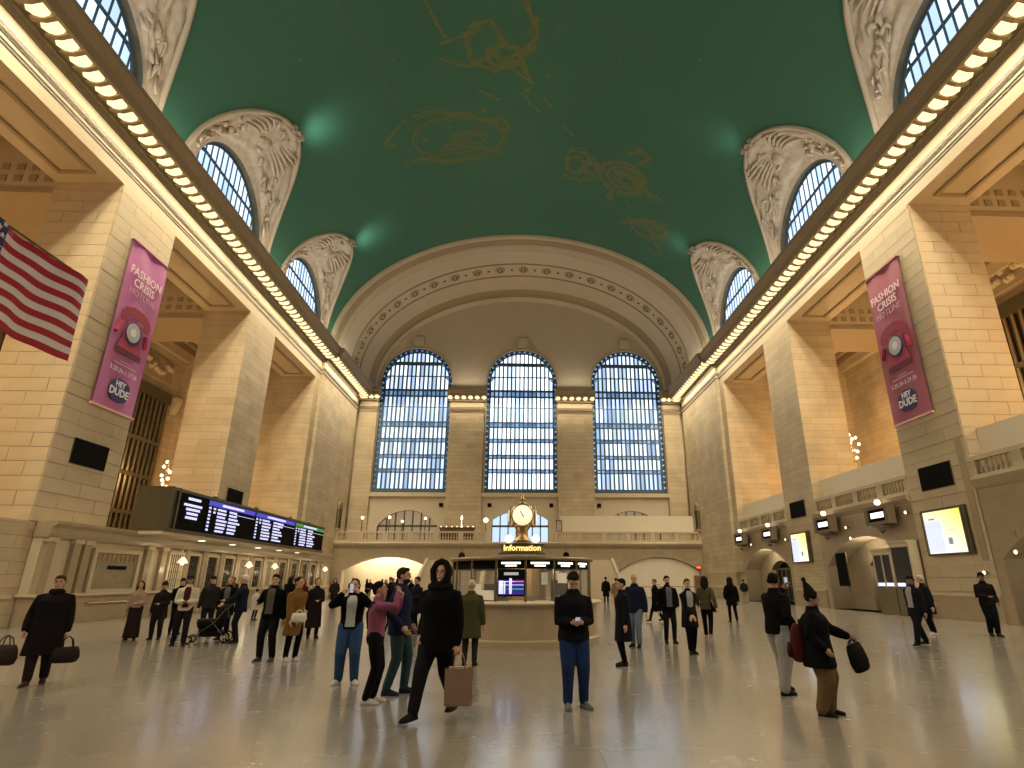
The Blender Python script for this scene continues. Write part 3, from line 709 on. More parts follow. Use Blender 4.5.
# lit passage behind the left arch
B(-18.3, -7, 70, 70.3, 0, 4.8).build('passage_back_wall', CREAM, wp); B(-18.4, -7, YB+1, 70, 4.0, 4.3).build('passage_ceiling', CREAM, wp); B(-7.2, -7, YB+1.2, 70, 0, 4.3).build('passage_side_wall', CREAM, wp); B(-18.5, -18.3, YB+1, 70, 0, 4.3).build('passage_side_wall', CREAM, wp)
area('passage_ceiling_lights', (-12.6, 63, 3.95), (0, 0, -1), 8, 5, 2100, (1, .84, .55)); area('passage_ceiling_lights', (-12.6, 68.3, 3.95), (0, 0, -1), 9, 2.5, 1700, (1, .84, .55))
for x, y, where in ((-15.5, 62, 'at the left'), (-12.5, 62.5, 'in the middle'), (-10.4, 61.5, 'at the right'), (-13.8, 66, 'deep inside, left of centre'), (-11, 66.5, 'deep inside, right of centre')):
    d = thing('ceiling_lamp', 'glowing round ceiling lamp of the bright arched passage, '+where, 'lamp', (x, y, 3.72), 0, 'lamps in the bright passage')
    MB().lathe([(.3, .18), (.32, .28)], (0, 0, 0), 12).build('fitting', GILT, d); MB().lathe([(0, 0), (.2, .03), (.3, .1), (.3, .18)], (0, 0, 0), 12).build('glass_bowl', GLOBE, d, True)
# arched fanlight door seen through the passage, far left
fd = struct('door_1')
o = arched(-1.35, 1.35, 0, 2.3, 12)
for y_, mat in ((0, CREAM),): MB().add([], []) 
mb = MB(); mb.add([(-16.2+a, 69.95, z) for a, z in o], [tuple(range(len(o)))]); mb.build('glazing', plain('lit_door_glass', (.5, .45, .35), .2, emit=(1, .85, .58), es=.7), fd)
mb = MB()
for a in (-1.35, -.68, 0, .68, 1.35): mb.box(-16.2+a-.06, -16.2+a+.06, 69.8, 69.95, 0, 2.3+(sqrt(1.35**2-a*a)))
mb.box(-17.6, -14.8, 69.8, 69.95, 2.2, 2.36); mb.build('glazing_bars', CREAM, fd)
# white hoarding that closes the right arch
hd_ = thing('hoarding', 'cream arched hoarding with faint print closing the archway at far right', 'hoarding', (13.65, YB+.25, 0))
o = [(a-13.65, z) for a, z in segarch(9.65, 17.65, .02, 2.38, 3.68)]; n = len(o)
mb = MB(); mb.add([(a, 0, z) for a, z in o]+[(a, .15, z) for a, z in o], [tuple(range(n)), tuple(range(n, 2*n))[::-1]]+[(i, (i+1) % n, n+(i+1) % n, n+i) for i in range(n)]); mb.build('board', WHITEP, hd_)
PRINT = plain('faint_white_print', (.72, .68, .58), .6)
mb = MB()
for q, (xx, zz, ww) in enumerate(((-1.9, 2.05, 1.1), (-.6, 2.1, 1.4), (1.0, 2.05, 1.5), (-1.6, 1.75, 1.2), (.1, 1.75, 1.6), (1.6, 1.7, .9), (-1.2, 1.45, .8), (.5, 1.4, .9))): mb.box(xx-ww/2, xx+ww/2, -.012, 0, zz-.09, zz+.09)
mb.build('print', PRINT, hd_)
B(-.45, .0, -.02, 0, 1.15, 1.2).build('barrier_rail', TIMBER, hd_)
# small letters over the right arch
for q in range(22):
    t = -1+2*q/21; x = 13.65+t*3.4
    if abs(t-.25) < .1: continue
    B(x-.09, x+.07, YB-.04, YB, 3.98-.75*t*t*.8, 4.2-.75*t*t*.8).build('carved_letter', RIM, wp)
B(16.6, 17.6, YB-.06, YB+.02, .0, 2.0).build('brown_panel', TIMBER, wp) if False else None
dr = struct('door_2'); B(17.05, 17.95, YB-.08, YB-.01, 0, 1.95).build('leaf', TIMBER, dr); B(17.0, 18.0, YB-.05, YB, 0, 2.02).build('frame', RIM, dr)
ex = thing('exit_sign', 'small red lit exit sign above the brown door', 'sign', (17.5, YB-.05, 2.75)); B(-.28, .28, -.05, .05, -.14, .14).build('housing', BLACK, ex); B(-.22, .22, -.06, -.05, -.09, .09).build('lit_face', plain('lit_red', (.8, .1, .05), .4, emit=(1, .12, .05), es=2), ex)
# white parapet screen on the balcony's right half
ps = thing('parapet_screen', 'long plain cream screen standing on the end balcony right of the clock', 'screen', (10.9, YB+.35, 6.14)); B(-6.9, 6.55, 0, .1, 0, 1.58).build('panel', WHITEP, ps); B(-6.9, 6.55, .1, .3, 0, .08).build('foot', WHITEP, ps)
pb = thing('poster_stand', 'narrow framed poster beside the cream balcony screen', 'poster', (3.85, YB+.3, 6.14)); B(-.3, .3, -.03, .03, 0, 1.1).build('frame', BLACK, pb); B(-.24, .24, -.045, -.03, .08, 1.02).build('print', plain('poster_pink', (.45, .35, .35), .5, noise=.4, nscale=5), pb)
# glazed doors and lights behind the balcony
for k, (c, hw) in enumerate(((-11.85, 3.15), (0, 3.0), (11.85, 3.15))):
    d = struct('door_%d' % (3+k)); mid = k == 1
    zt = 8.6
    B(c-hw, c+hw, YF+.55, YF+.6, 5.12, zt).build('glazing', PANE if mid else plain('restaurant_glow_%d' % k, (.1, .08, .06), .3, emit=(1, .72, .42), es=.28, noise=.3), d)
    for q in range(8):
        x = c-hw+2*hw*q/7; B(x-.06, x+.06, YF+.35, YF+.55, 5.12, zt).build('mullion', BRONZE, d)
    for zz in (7.0,): B(c-hw, c+hw, YF+.35, YF+.55, zz-.1, zz+.1).build('transom', BRONZE, d)
    B(c-hw-.3, c+hw+.3, YF+.6, YF+.75, 5, 9).build('backing', DARK, d)
# stair up to the balcony (seen over the booth)
st = struct('staircase')
for i in range(14):
    B(-3.0, 3.0, 49.0+i*.36, 49.0+i*.36+.36 if i < 13 else YB+1, 0, .17*(i+1)).build('step', MARBLE, st)
for sg in (-1, 1):
    mb = MB(); pr = [(48.8, 0), (54.1, 0), (54.1, 3.35), (53.6, 3.35), (49.6, 1.25), (48.8, 1.15)]
    mb.sweep_x(pr, sg*3.0, sg*3.35); mb.build('stringer_wall', SMOOTH, st)
    mb = MB().tube([(sg*3.17, 48.8, 1.2), (sg*3.17, 49.6, 1.32), (sg*3.17, 53.6, 3.42), (sg*3.17, 54.1, 3.45)], .14, 8); mb.build('handrail', SMOOTH, st, True)
    balustrade(st, sg*3.2 if sg > 0 else -6.2, 6.2 if sg > 0 else -3.2, 54.0, 2.55, 3.5, 2)
    B(sg*3.2, sg*6.4, 53.9, YB+1, 0, 2.55).build('landing', MARBLE, st)
    mb = MB().sweep_y([(sg*6.3, 0), (sg*9.3, 0), (sg*9.3, .9), (sg*8.3, 3.3), (sg*6.3, 3.3)], 53.85, 54.1); mb.build('stringer_wall', SMOOTH, st); MB().sweep_y([(sg*9.2, .85), (sg*9.45, .85), (sg*8.4, 3.45), (sg*8.15, 3.45)], 53.75, 54.2).build('handrail', WHITEP, st)
    for i in range(12): B(sg*(6.4+i*.24), sg*(6.4+i*.24+.24), 54.1, 56.2, 0, 2.38-.19*i).build('step', MARBLE, st)
# niches with bronze lanterns on the end sections
for s in (-1, 1):
    t = thing('wall_aedicule', 'small pointed stone aedicule on the %s wall beside the end balcony' % ('left' if s < 0 else 'right'), 'niche', (s*(W-.3), 58.6, 6.3))
    B(0, -s*.25, -.55, .55, -.1, .1).build('base', MARBLE, t); B(0, -s*.12, -.5, .5, .1, 1.9).build('panel', BRONZE, t)
    for q in (-.48, .48): MB().lathe([(.09, .1), (.07, .3), (.07, 1.7), (.1, 1.9)], (-s*.16, q, 0), 8).build('colonnette', CARVED, t)
    mb = MB(); pts = [(-.6, 1.9), (.6, 1.9), (.45, 2.35), (0, 2.75), (-.45, 2.35)]
    mb.add([(0, a, z) for a, z in pts]+[(-s*.25, a, z) for a, z in pts], [(0,1,2,3,4), (9,8,7,6,5)]+[(i, (i+1) % 5, 5+(i+1) % 5, 5+i) for i in range(5)]); mb.build('pediment', CARVED, t)
# lamps, tables and planters along the balcony (tiny in the photo)
for i, (x, z, r) in enumerate(((-15.9, 7.55, .17), (-13.2, 7.6, .17), (-11.9, 7.2, .15), (-9.6, 7.5, .15), (-3.5, 7.35, .26))):
    d = thing('globe_lamp', ['glowing globe lamp at the left end of the end balcony', 'second glowing globe lamp from the left on the end balcony', 'low glowing globe lamp in front of the arched balcony window', 'right glowing globe lamp by the arched balcony window', 'large glowing globe lamp left of the clock on the balcony'][i], 'lamp', (x, YB+1.4, 5.12), 0, 'globe lamps on the end balcony')
    MB().lathe([(.2, 0), (.06, .1), (.04, z-5.12-r)], (0, 0, 0), 8).build('post', BRONZE, d); MB().lathe([(0, -r), (r*.7, -r*.7), (r, 0), (r*.7, r*.7), (0, r)], (0, 0, z-5.12), 10).build('globe', GLOBE, d, True)
bc = thing('bar_counter', 'dark bar counter with small warm lights on the balcony left of the clock', 'bar', (-6.3, YB+.9, 5.12))
B(-1.7, 1.7, -.3, .3, 0, 1.35).build('body', TIMBER, bc); B(-1.8, 1.8, -.4, .4, 1.35, 1.45).build('top', BRONZE, bc)
for q in range(7): MB().lathe([(0, -.06), (.07, 0), (0, .08)], (-1.6+q*.53, -.2, 1.52), 6).build('candle', GLOBE, bc)
MB().lathe([(.12, 1.45), (.05, 1.55), (.03, 2.2), (.12, 2.25), (.1, 2.5), (0, 2.7)], (.4, 0, 0), 8).build('lamp', GLOBE, bc)
br_ = thing('barrier_rail', 'thin dark barrier rail on slim posts in front of the cream hoarding', 'barrier', (13.4, YB-1.2, 0))
MB().tube([(-4.3, 0, .98), (4.2, 0, .98)], .035, 6).build('rail', TIMBER, br_)
for q in range(5): MB().lathe([(.16, 0), (.16, .03), (.03, .05), (.03, .98)], (-4.2+q*2.08, 0, 0), 8).build('post', BRONZE, br_)
# ------------------------------------------------------------------ lettering
BENCH = bpy.data.scenes.new('bench')     # an empty side scene in which shapes are evaluated, removed at the end
def bake(o):
    BENCH.collection.objects.link(o)
    with bpy.context.temp_override(scene=BENCH, view_layer=BENCH.view_layers[0]):
        dg = bpy.context.evaluated_depsgraph_get(); return bpy.data.meshes.new_from_object(o.evaluated_get(dg))
def text(name, body, size, mat, parent, loc, rot=(pi/2, 0, 0), extrude=.004, align='CENTER', bold=0):
    c = bpy.data.curves.new('tmp', 'FONT'); c.body = body; c.size = size; c.align_x = align; c.align_y = 'CENTER'; c.extrude = extrude; c.offset = bold; c.resolution_u = 2
    o = bpy.data.objects.new('tmp', c); me = bake(o); me.name = name
    bpy.data.objects.remove(o); bpy.data.curves.remove(c)
    me.materials.clear(); me.materials.append(mat)
    return link(name, me, parent, loc, rot)

# ------------------------------------------------------------------ right lower wall with track gates
wr = bpy.data.objects['wall_right']
for bi, (a, b) in enumerate(OPEN):
    seen = bi >= 2; c = (a+b)/2
    arch = segarch(c-4.05, c+4.05, 0, 2.35, 3.8) if seen else None
    pos = lambda y, z, d: (W+d, y, z)
    wall_sheet([(a, 0), (b, 0), (b, 5.12), (a, 5.12)], [arch] if seen else [], pos, 1.15, wr, 'bay_wall', MARBLE)
    MB().sweep_y([(W+.02, 5.0), (W-.1, 5.08), (W-.22, 5.22), (W-.25, 5.4), (W+.02, 5.4)], a, b).build('gallery_ledge', MARBLE, wr)
    if not seen: continue
    balustrade(wr, a, b, W+.12, 5.4, 6.34, 4, SMOOTH, 'y', .25)
    gate = arched(c-1.7, c+1.7, 0, 1.6, 12) if False else segarch(c-1.7, c+1.7, 0, 2.35, 2.95)
    wall_sheet([(a-.2, 0), (b+.2, 0), (b+.2, 4.2), (a-.2, 4.2)], [gate], lambda y, z, d: (W+1.15+d, y, z), .6, wr, 'niche_wall', MARBLE)
    B(W+2.0, W+2.15, c-3, c+3, 0, 3.5).build('gate_back', DARK, wr)
    point('gate_lamp_glow', (W+.55, c+.4, 3.3), 95, (1, .88, .66), .12)
    g = struct('door_%d' % (6+bi))
    for q in (-1.6, -.8, 0, .8, 1.6): B(W+1.5, W+1.6, c+q-.07, c+q+.07, 0, 2.4).build('stile', BRONZE, g)
    for zz in (.1, 1.1, 2.3): B(W+1.5, W+1.6, c-1.6, c+1.6, zz, zz+.12).build('rail', BRONZE, g)
    # white fascia screen above the balustrade
    B(W+.55, W+.63, a+.05, b-.05, 5.7, 7.55).build('parapet_panel', WHITEP, wr); B(W+.5, W+.8, a+.05, b-.05, 5.4, 5.7).build('parapet_foot', SMOOTH, wr)
    if bi == 2:
        for q in range(14):
            t = -1+2*q/13; y = c+t*3.3; B(W-.03, W+.01, y-.12, y+.12, 4.0-.9*t*t, 4.25-.9*t*t).build('carved_letter', RIM, wr)
# dado ledge and base course along the right piers
for a, b in ((22.56, 26.63), (35.65, 39.78), (48.69, 61)):
    q = .3 if a > 48 else 0
    B(W-.12-q, W+.02, a+.02, b-.02, .95, 1.07).build('dado_ledge', SMOOTH, wr); B(W-.05-q, W+.02, a+.02, b-.02, 2.2, 2.28).build('dado_line', SMOOTH, wr)
    B(W-.08-q, W+.02, a+.02, b-.02, 0, .95).build('dado_panel', MARBLE, wr)
B(W-.05, W+.02, 22.75, 23.1, 2.3, 7.3).build('pier_recess', RIM, wr)
# loudspeaker panels, screens
SCRW = plain('lit_screen_white', (1, 1, 1), .3, emit=(.88, .93, 1), es=1.05)
def grad_screen():
    m, nt, b = newmat('lit_screen_yellow'); tc = nt.nodes.new('ShaderNodeTexCoord'); sp = nt.nodes.new('ShaderNodeSeparateXYZ'); nt.links.new(tc.outputs['Generated'], sp.inputs[0])
    a = nt.nodes.new('ShaderNodeMath'); a.operation = 'MULTIPLY_ADD'; a.inputs[1].default_value = -.8; nt.links.new(sp.outputs[0], a.inputs[0]); nt.links.new(sp.outputs[2], a.inputs[2])
    r = nt.nodes.new('ShaderNodeValToRGB'); r.color_ramp.elements[0].color = (.95, .95, .95, 1); r.color_ramp.elements[1].color = (1, .82, .10, 1); r.color_ramp.elements[0].position = .25; r.color_ramp.elements[1].position = .95
    # the flat print of the display: white at its left foot, yellow towards its right head
    a2 = nt.nodes.new('ShaderNodeMath'); a2.operation = 'ADD'; nt.links.new(sp.outputs[0], a2.inputs[0]); nt.links.new(sp.outputs[2], a2.inputs[1])
    a3 = nt.nodes.new('ShaderNodeMath'); a3.operation = 'MULTIPLY'; a3.inputs[1].default_value = .5; nt.links.new(a2.outputs[0], a3.inputs[0])
    nt.links.new(a3.outputs[0], r.inputs[0]); nt.links.new(r.outputs[0], b.inputs['Emission Color']); b.inputs['Emission Strength'].default_value = 1.15
    b.inputs['Base Color'].default_value = (.2, .2, .2, 1); return m
SCRY = grad_screen()
SCRB = plain('lit_screen_pale_blue', (.5, .5, .6), .3, emit=(.68, .78, 1), es=.95)
SCRG = plain('screen_grey_print', (.2, .2, .25), .3, emit=(.25, .3, .36), es=.7)
def wall_rz(s): return pi/2 if s < 0 else -pi/2
for (s, y, z, lab) in ((1, 24.64, 5.92, 'black square loudspeaker panel on the nearest right pier'), (1, 37.9, 6.0, 'small black square loudspeaker panel on the second right pier'),
                       (-1, 24.62, 6.6, 'black square loudspeaker panel on the left pier under the pink banner'), (-1, 37.7, 6.55, 'black square loudspeaker panel behind the departure board')):
    t = thing('loudspeaker_panel', lab, 'loudspeaker', (s*(W-.03), y, z), wall_rz(s), 'black loudspeaker panels on the piers')
    B(-1.0, 1.0, -.06, 0, -.5, .5).build('grille', BLACK, t); B(-1.03, 1.03, -.03, 0, -.53, .53).build('frame', BRONZE, t)
for (y, w, h, z, lab) in ((24.72, 2.35, 1.78, 3.56, 'large lit display with yellow and white panels on the nearest right pier'), (38.15, 2.2, 1.74, 3.58, 'smaller lit display with yellow corner on the second right pier')):
    t = thing('display_screen', lab, 'screen', (W-.02, y, z), wall_rz(1), 'lit displays on the right piers')
    mb = MB(); soffit = None
    for (a, b, c, d) in ((-w/2-.09, w/2+.09, h/2, h/2+.09), (-w/2-.09, w/2+.09, -h/2-.09, -h/2), (-w/2-.09, -w/2, -h/2, h/2), (w/2, w/2+.09, -h/2, h/2)): mb.box(a, b, -.16, 0, c, d)
    mb.build('frame', BRONZE, t); B(w/2+.1, w/2+.26, -.14, 0, -h/2-.1, h/2+.1).build('side_housing', BRONZE, t)
    p = B(-w/2, w/2, -.10, 0, -h/2, h/2).build('screen', SCRY, t)
    B(-w/2+.05, -w*.06, -.112, -.10, -h/2+.05, h*.28).build('timetable_column', SCRB, t)
    B(-w*.36, -w*.2, -.116, -.10, h*.3, h*.335).build('heading', SCRG, t); B(w*.06, w*.16, -.116, -.10, -h*.3, -h*.15).build('map_mark', SCRG, t); B(w*.05, w*.26, -.114, -.10, h*.02, h*.03).build('rule', SCRG, t)
t = thing('dark_poster_panel', 'tall narrow black panel on the wall between the two right gates', 'panel', (W-.02, 33.47, 2.15), wall_rz(1)); B(-.5, .5, -.1, 0, -.87, .87).build('face', BLACK, t); B(-.54, .54, -.06, 0, -.91, .91).build('frame', BRONZE, t)
# track signs: bronze boxes with a lit number plate and a globe
for i, (y, z) in enumerate(((47.39, 4.72), (41.88, 4.70), (33.88, 4.66), (28.51, 4.63))):
    t = thing('track_sign', ['bronze hanging track sign nearest the end wall', 'second bronze track sign from the end wall', 'third bronze track sign, above the tall black panel', 'largest bronze track sign, above the dark kiosk'][i], 'sign', (W-.18, y, z), wall_rz(1), 'bronze track signs under the right gallery')
    mb = MB()
    for (a, b, c, d) in ((-.95, .95, .3, .45), (-.95, .95, -.45, -.3), (-.95, -.7, -.3, .3), (.7, .95, -.3, .3)): mb.box(a, b, -.5, -.1, c, d)
    mb.build('case', CARVED, t); B(-.72, .72, -.42, -.12, -.32, .32).build('back_plate', BLACK, t); B(-.52, .52, -.45, -.42, -.12, .14).build('lit_plate', WHITELIT, t)
    MB().lathe([(0, -.5), (.1, -.42), (.2, -.3)], (0, -.3, -.4), 8).build('pendant', CARVED, t)
    MB().sweep_x([(-.1, -.62), (-.45, -.55), (-.5, -.45), (-.1, -.45)], -.5, .5).build('bracket', CARVED, t)
    MB().lathe([(0, 0), (.1, .02), (.16, .13), (.1, .26), (0, .28)], (0, -.3, .5), 10).build('globe', GLOBE, t, True); B(-.05, .05, -.3, .18, .42, .5).build('arm', BRONZE, t)
# small wall sconces seen as bright specks
for i, (y, z) in enumerate(((46.0, 4.2), (39.9, 4.2), (32.2, 4.35), (31.9, 3.75), (26.9, 4.6), (22.95, 1.85), (21.2, 2.55), (20.6, 2.65))):
    t = thing('wall_spotlight', 'tiny bright spotlight on the right wall '+['by the track sign nearest the end wall', 'right of the second track sign', 'right of the third track sign', 'above the gate beside the tall black panel', 'right of the largest track sign', 'beside the person in the cap', 'at the rim of the nearest gate arch, left', 'at the rim of the nearest gate arch, right'][i], 'lamp', (W-.02, y, z), wall_rz(1), 'tiny spotlights on the right wall')
    MB().lathe([(.05, -.02), (.09, -.12), (.1, -.2)], (0, 0, 0), 8, 'y').build('cup', GILT, t); MB().lathe([(0, -.24), (.07, -.22), (.09, -.18)], (0, 0, 0), 8, 'y').build('lens', GLOBE, t)
# kiosks by the gate
for i, (y, x, h) in enumerate(((28.94, 18.02, 3.05), (27.44, 18.02, 3.35))):
    t = thing('gate_kiosk', ['tall bronze gate kiosk with dark glass panels left of the lit display', 'taller bronze gate kiosk partly behind the guard'][i], 'kiosk', (x, y, 0), wall_rz(1), 'bronze kiosks beside the gate')
    B(-.72, .72, -.25, .2, 0, 1.25).build('base', plain('kiosk_olive_%d' % i, (.16, .13, .075), .4, metal=.2, noise=.2), t); B(-.66, .66, -.21, .18, 1.25, h-.3).build('glass', plain('dark_blue_glass_%d' % i, (.03, .035, .055), .15), t)
    for q in (-.7, 0, .7) if i == 0 else (-.7, .7): B(q-.05, q+.05, -.25, .2, 1.25, h-.3).build('post', SMOOTH, t)
    MB().sweep_x([(-.25, h-.3), (-.25, h-.18), (-.36, h-.06), (-.36, h), (.2, h), (.2, h-.3)], -.74, .74).build('cornice', SMOOTH, t)
    for q in ((-.35, .35) if i == 0 else (-.3,)): B(q-.25, q+.25, -.26, -.21, 1.3, 1.45).build('lit_strip', plain('lit_violet_%d%d' % (i, q > 0), (.6, .6, 1), .3, emit=(.75, .78, 1), es=1.2), t)

# ------------------------------------------------------------------ left ticket office and departure board
to = struct('ticket_office'); del to['kind']; tag(to, 'long marble ticket office with rows of grilled windows along the left wall', 'ticket office'); to.location = (0, 0, 0)
XT = -17.8
B(-18.32, XT+.1, 22.95, 57.3, 0, 1.02).build('counter_base', MARBLE, to)
B(-18.32, XT+.28, 22.85, 57.4, 1.02, 1.12).build('counter_ledge', SMOOTH, to)
B(-18.32, XT-.15, 22.95, 57.3, 1.12, 3.15).build('front_wall', SMOOTH, to)
MB().sweep_y([(-18.32, 3.15), (XT+.02, 3.15), (XT+.1, 3.3), (XT+.1, 3.5), (XT+.28, 3.62), (XT+.28, 3.74), (-18.32, 3.74)], 22.9, 57.35).build('cornice', MARBLE, to)
for y in (23.25, 24.6, 25.2, 29.35, 30.6): B(-18.3, XT+.02, y-.2, y+.2, 1.12, 3.15).build('pilaster', MARBLE, to); B(-18.3, XT+.08, y-.26, y+.26, 2.98, 3.15).build('pilaster_cap', SMOOTH, to)
tw = struct('information_window', to)
B(XT-.12, XT-.08, 25.85, 28.6, 1.25, 2.72).build('opal_pane', plain('dim_opal_glass', (.30, .26, .17), .25, noise=.3, nscale=3), tw)
mb = MB(); [mb.box(XT-.1, XT+.02, a, b, c, d) for a, b, c, d in ((25.65, 28.8, 2.72, 2.88), (25.65, 25.85, 1.12, 2.72), (28.6, 28.8, 1.12, 2.72), (25.85, 28.6, 1.12, 1.25))]; mb.build('frame', SMOOTH, tw)
B(XT-.08, XT-.03, 26.75, 27.95, 2.05, 2.2).build('dark_plaque', BLACK, tw)
mb = MB()
for q in range(9): mb.box(XT-.08, XT-.05, 26.0+q*.3, 26.06+q*.3, 2.35, 2.65)
mb.box(XT-.08, XT-.05, 25.9, 28.5, 2.36, 2.40); mb.build('scrollwork', GILT, tw)
MB().tube([(XT+.12, 25.6, .72), (XT+.22, 25.65, .72), (XT+.22, 28.3, .72), (XT+.12, 28.35, .72)], .03, 6).build('brass_rail', GILT, to)
TW = [31.8, 33.5, 35.5, 37.5, 39.5, 41.6, 43.6, 45.9, 48.3, 50.6, 52.7, 54.8]
lampY = {31.8: 'nearest', 39.5: 'middle', 43.6: 'farther', 54.8: 'farthest'}
pane_t = plain('dark_ticket_glass', (.022, .017, .011), .2)
for y in TW:
    w = struct('ticket_window', to); lit = y in lampY
    B(XT-.13, XT-.10, y-.55, y+.55, 1.2, 2.86).build('pane', plain('lit_ticket_glass_%d' % int(y*10), (.3, .25, .16), .2, emit=(1, .75, .4), es=.22) if lit else pane_t, w)
    mb = MB(); [mb.box(XT-.15, XT+.0, a, b, c, d) for a, b, c, d in ((y-.7, y+.7, 2.86, 3.0), (y-.7, y-.55, 1.12, 2.86), (y+.55, y+.7, 1.12, 2.86))]; mb.build('surround', SMOOTH, w)
    mb = MB()
    for q in (-.36, -.18, 0, .18, .36): mb.box(XT-.09, XT-.06, y+q-.015, y+q+.015, 1.2, 2.86)
    for zz in (1.6, 2.0, 2.4): mb.box(XT-.09, XT-.06, y-.55, y+.55, zz, zz+.03)
    mb.build('brass_grille', BRONZE, w)
    B(-18.3, XT+.05, y+.78, y+1.12, 1.12, 3.15).build('pilaster', MARBLE, to)
    if lit:
        d = thing('ticket_lamp', '%s shaded lamp glowing over the ticket windows' % lampY[y], 'lamp', (XT+.1, y-.3, 3.15), 0, 'shaded lamps over the ticket windows')
        MB().tube([(0, 0, 0), (.25, 0, -.1), (.35, 0, -.35)], .03, 6).build('arm', GILT, d); MB().lathe([(.05, -.42), (.15, -.54), (.26, -.7), (.23, -.72)], (.35, 0, 0), 12).build('shade', GLOW, d, True); MB().lathe([(0, -.82), (.09, -.78), (.09, -.7), (.03, -.6)], (.35, 0, 0), 8).build('bulb', GLOBE, d, True)
        point('ticket_lamp_glow', (XT+.7, y-.3, 2.1), 22, (1, .82, .52), .12)
B(XT+.0, -16.45, 27.7, 50.6, 3.6, 3.74).build('canopy', SMOOTH, to)
for y in (32.5, 36, 39.5, 43, 46.5): MB().lathe([(0, 3.57), (.16, 3.57), (.18, 3.6)], (-17.1, y, 0), 10).build('downlight', GLOBE, to); 
area('canopy_downlights', (-17.0, 39, 3.55), (0, 0, -1), .5, 20, 60, (1, .82, .52))
LED_B = plain('lit_blue_header', (.1, .1, .5), .3, emit=(.03, .04, .50), es=.8)
LED_W = plain('lit_board_text', (.8, .8, 1), .3, emit=(.55, .60, 1), es=1.0)
LED_G = plain('lit_green_header', (.05, .3, .1), .3, emit=(.03, .16, .04), es=.9)
db = thing('departure_board', 'long dark departure board with blue lit rows above the ticket windows', 'departure board', (-16.5, 27.9, 3.74), pi/2)
LB = 22.4; HB_ = 1.98
B(0, LB, .0, 1.5, 0, HB_).build('casing', GREENM, db)
for x in (0, .55): B(x-.06, x+.1, -.1, 1.5, 0, HB_+.08).build('corner_post', BRONZE, db)
B(0, LB, -.12, .02, .0, .16).build('bottom_rail', BRONZE, db); B(0, LB, -.08, .02, HB_-.08, HB_+.06).build('top_rail', BRONZE, db)
rnd = random.Random(4)
BND = [(.65, 3.25), (3.35, 9.0), (9.1, 15.7), (15.8, 22.2)]
for k, (a, b) in enumerate(BND):
    sec = struct('display_panel', db); B(a, b, -.06, .02, .18, HB_-.1).build('face', BLACK, sec)
    mb = MB(); L = b-a; y0, y1 = -.085, -.06
    if k == 0:
        mb.box(a+.75, a+1.9, y0, y1, 1.62, 1.74)
        for r_, (l, h) in enumerate(((.45, 2.1), (.7, 1.95), (.8, 1.8), (.75, 1.8))): mb.box(a+l, a+h, y0, y1, 1.32-.2*r_, 1.43-.2*r_)
    else:
        B(a+.05, b-.05, -.075, -.06, HB_-.38, HB_-.13).build('header', LED_G if k == 3 else LED_B, sec)
        mb.box(a+L*.26, a+L*.72, y0, y1, HB_-.31, HB_-.19)
        for r_ in range(7):
            z = 1.42-.185*r_
            mb.box(a+.12, a+.32, y0, y1, z, z+.1)
            if r_ < 2: mb.box(a+.6, a+.8, y0, y1, z, z+.1)
            mb.box(a+1.05, a+1.05+L*rnd.uniform(.15, .2), y0, y1, z, z+.1); mb.box(a+L*.42, a+L*rnd.uniform(.56, .68), y0, y1, z, z+.1)
        mb.box(a+L*.55, b-.1, y0, y1, 1.38, 1.40)
    mb.build('lit_rows', LED_W, sec)
for x in (4.6, 9.8, 15.5, 19.5): MB().lathe([(.12, HB_+.05), (.15, HB_+.2), (.05, HB_+.3)], (x, .3, 0), 8).build('camera_dome', BRONZE, db)

# ------------------------------------------------------------------ candelabra in the galleries
for i, (x, y, z, lab) in enumerate(((-26.7, 44.2, 7.9, 'tall candelabrum of bulbs glowing in the left gallery behind the departure board'), (26.6, 44.2, 10.5, 'tall candelabrum of bulbs glowing in the far right gallery bay'))):
    t = thing('candelabrum', lab, 'lamp', (x, y, z)); rr = random.Random(i)
    MB().lathe([(.05, -4.2 if x < 0 else -5.1), (.05, 0), (.16, .1), (.05, .3), (.05, 2.2), (0, 2.4)], (0, 0, 0), 8).build('stem', GILT, t)
    MB().lathe([(.5, -4.2 if x < 0 else -5.1), (.12, -3.8 if x < 0 else -4.7)], (0, 0, 0), 10).build('foot', BRONZE, t)
    for k in range(10):
        a = k*2.4; r_ = .16+.14*(k % 3); zz = .3+k*.21
        MB().lathe([(0, -.13), (.11, -.06), (.13, .02), (.06, .13), (0, .16)], (r_*cos(a), r_*sin(a), zz), 8).build('bulb', GLOBE, t, True)
    MB().tube([(.3*cos(q*2.1), .3*sin(q*2.1), .2+.2*q) for q in range(10)], .02, 5).build('scroll_arm', GILT, t)
for s in (-1, 1):
    for bi in (1, 2, 3, 4):
        point('gallery_lamp_glow', (s*25.6, BAYC[bi]+(0 if bi < 4 else -.8), (9.5 if s < 0 else 11)), (850 if s < 0 else 1350), AMBER, .4)

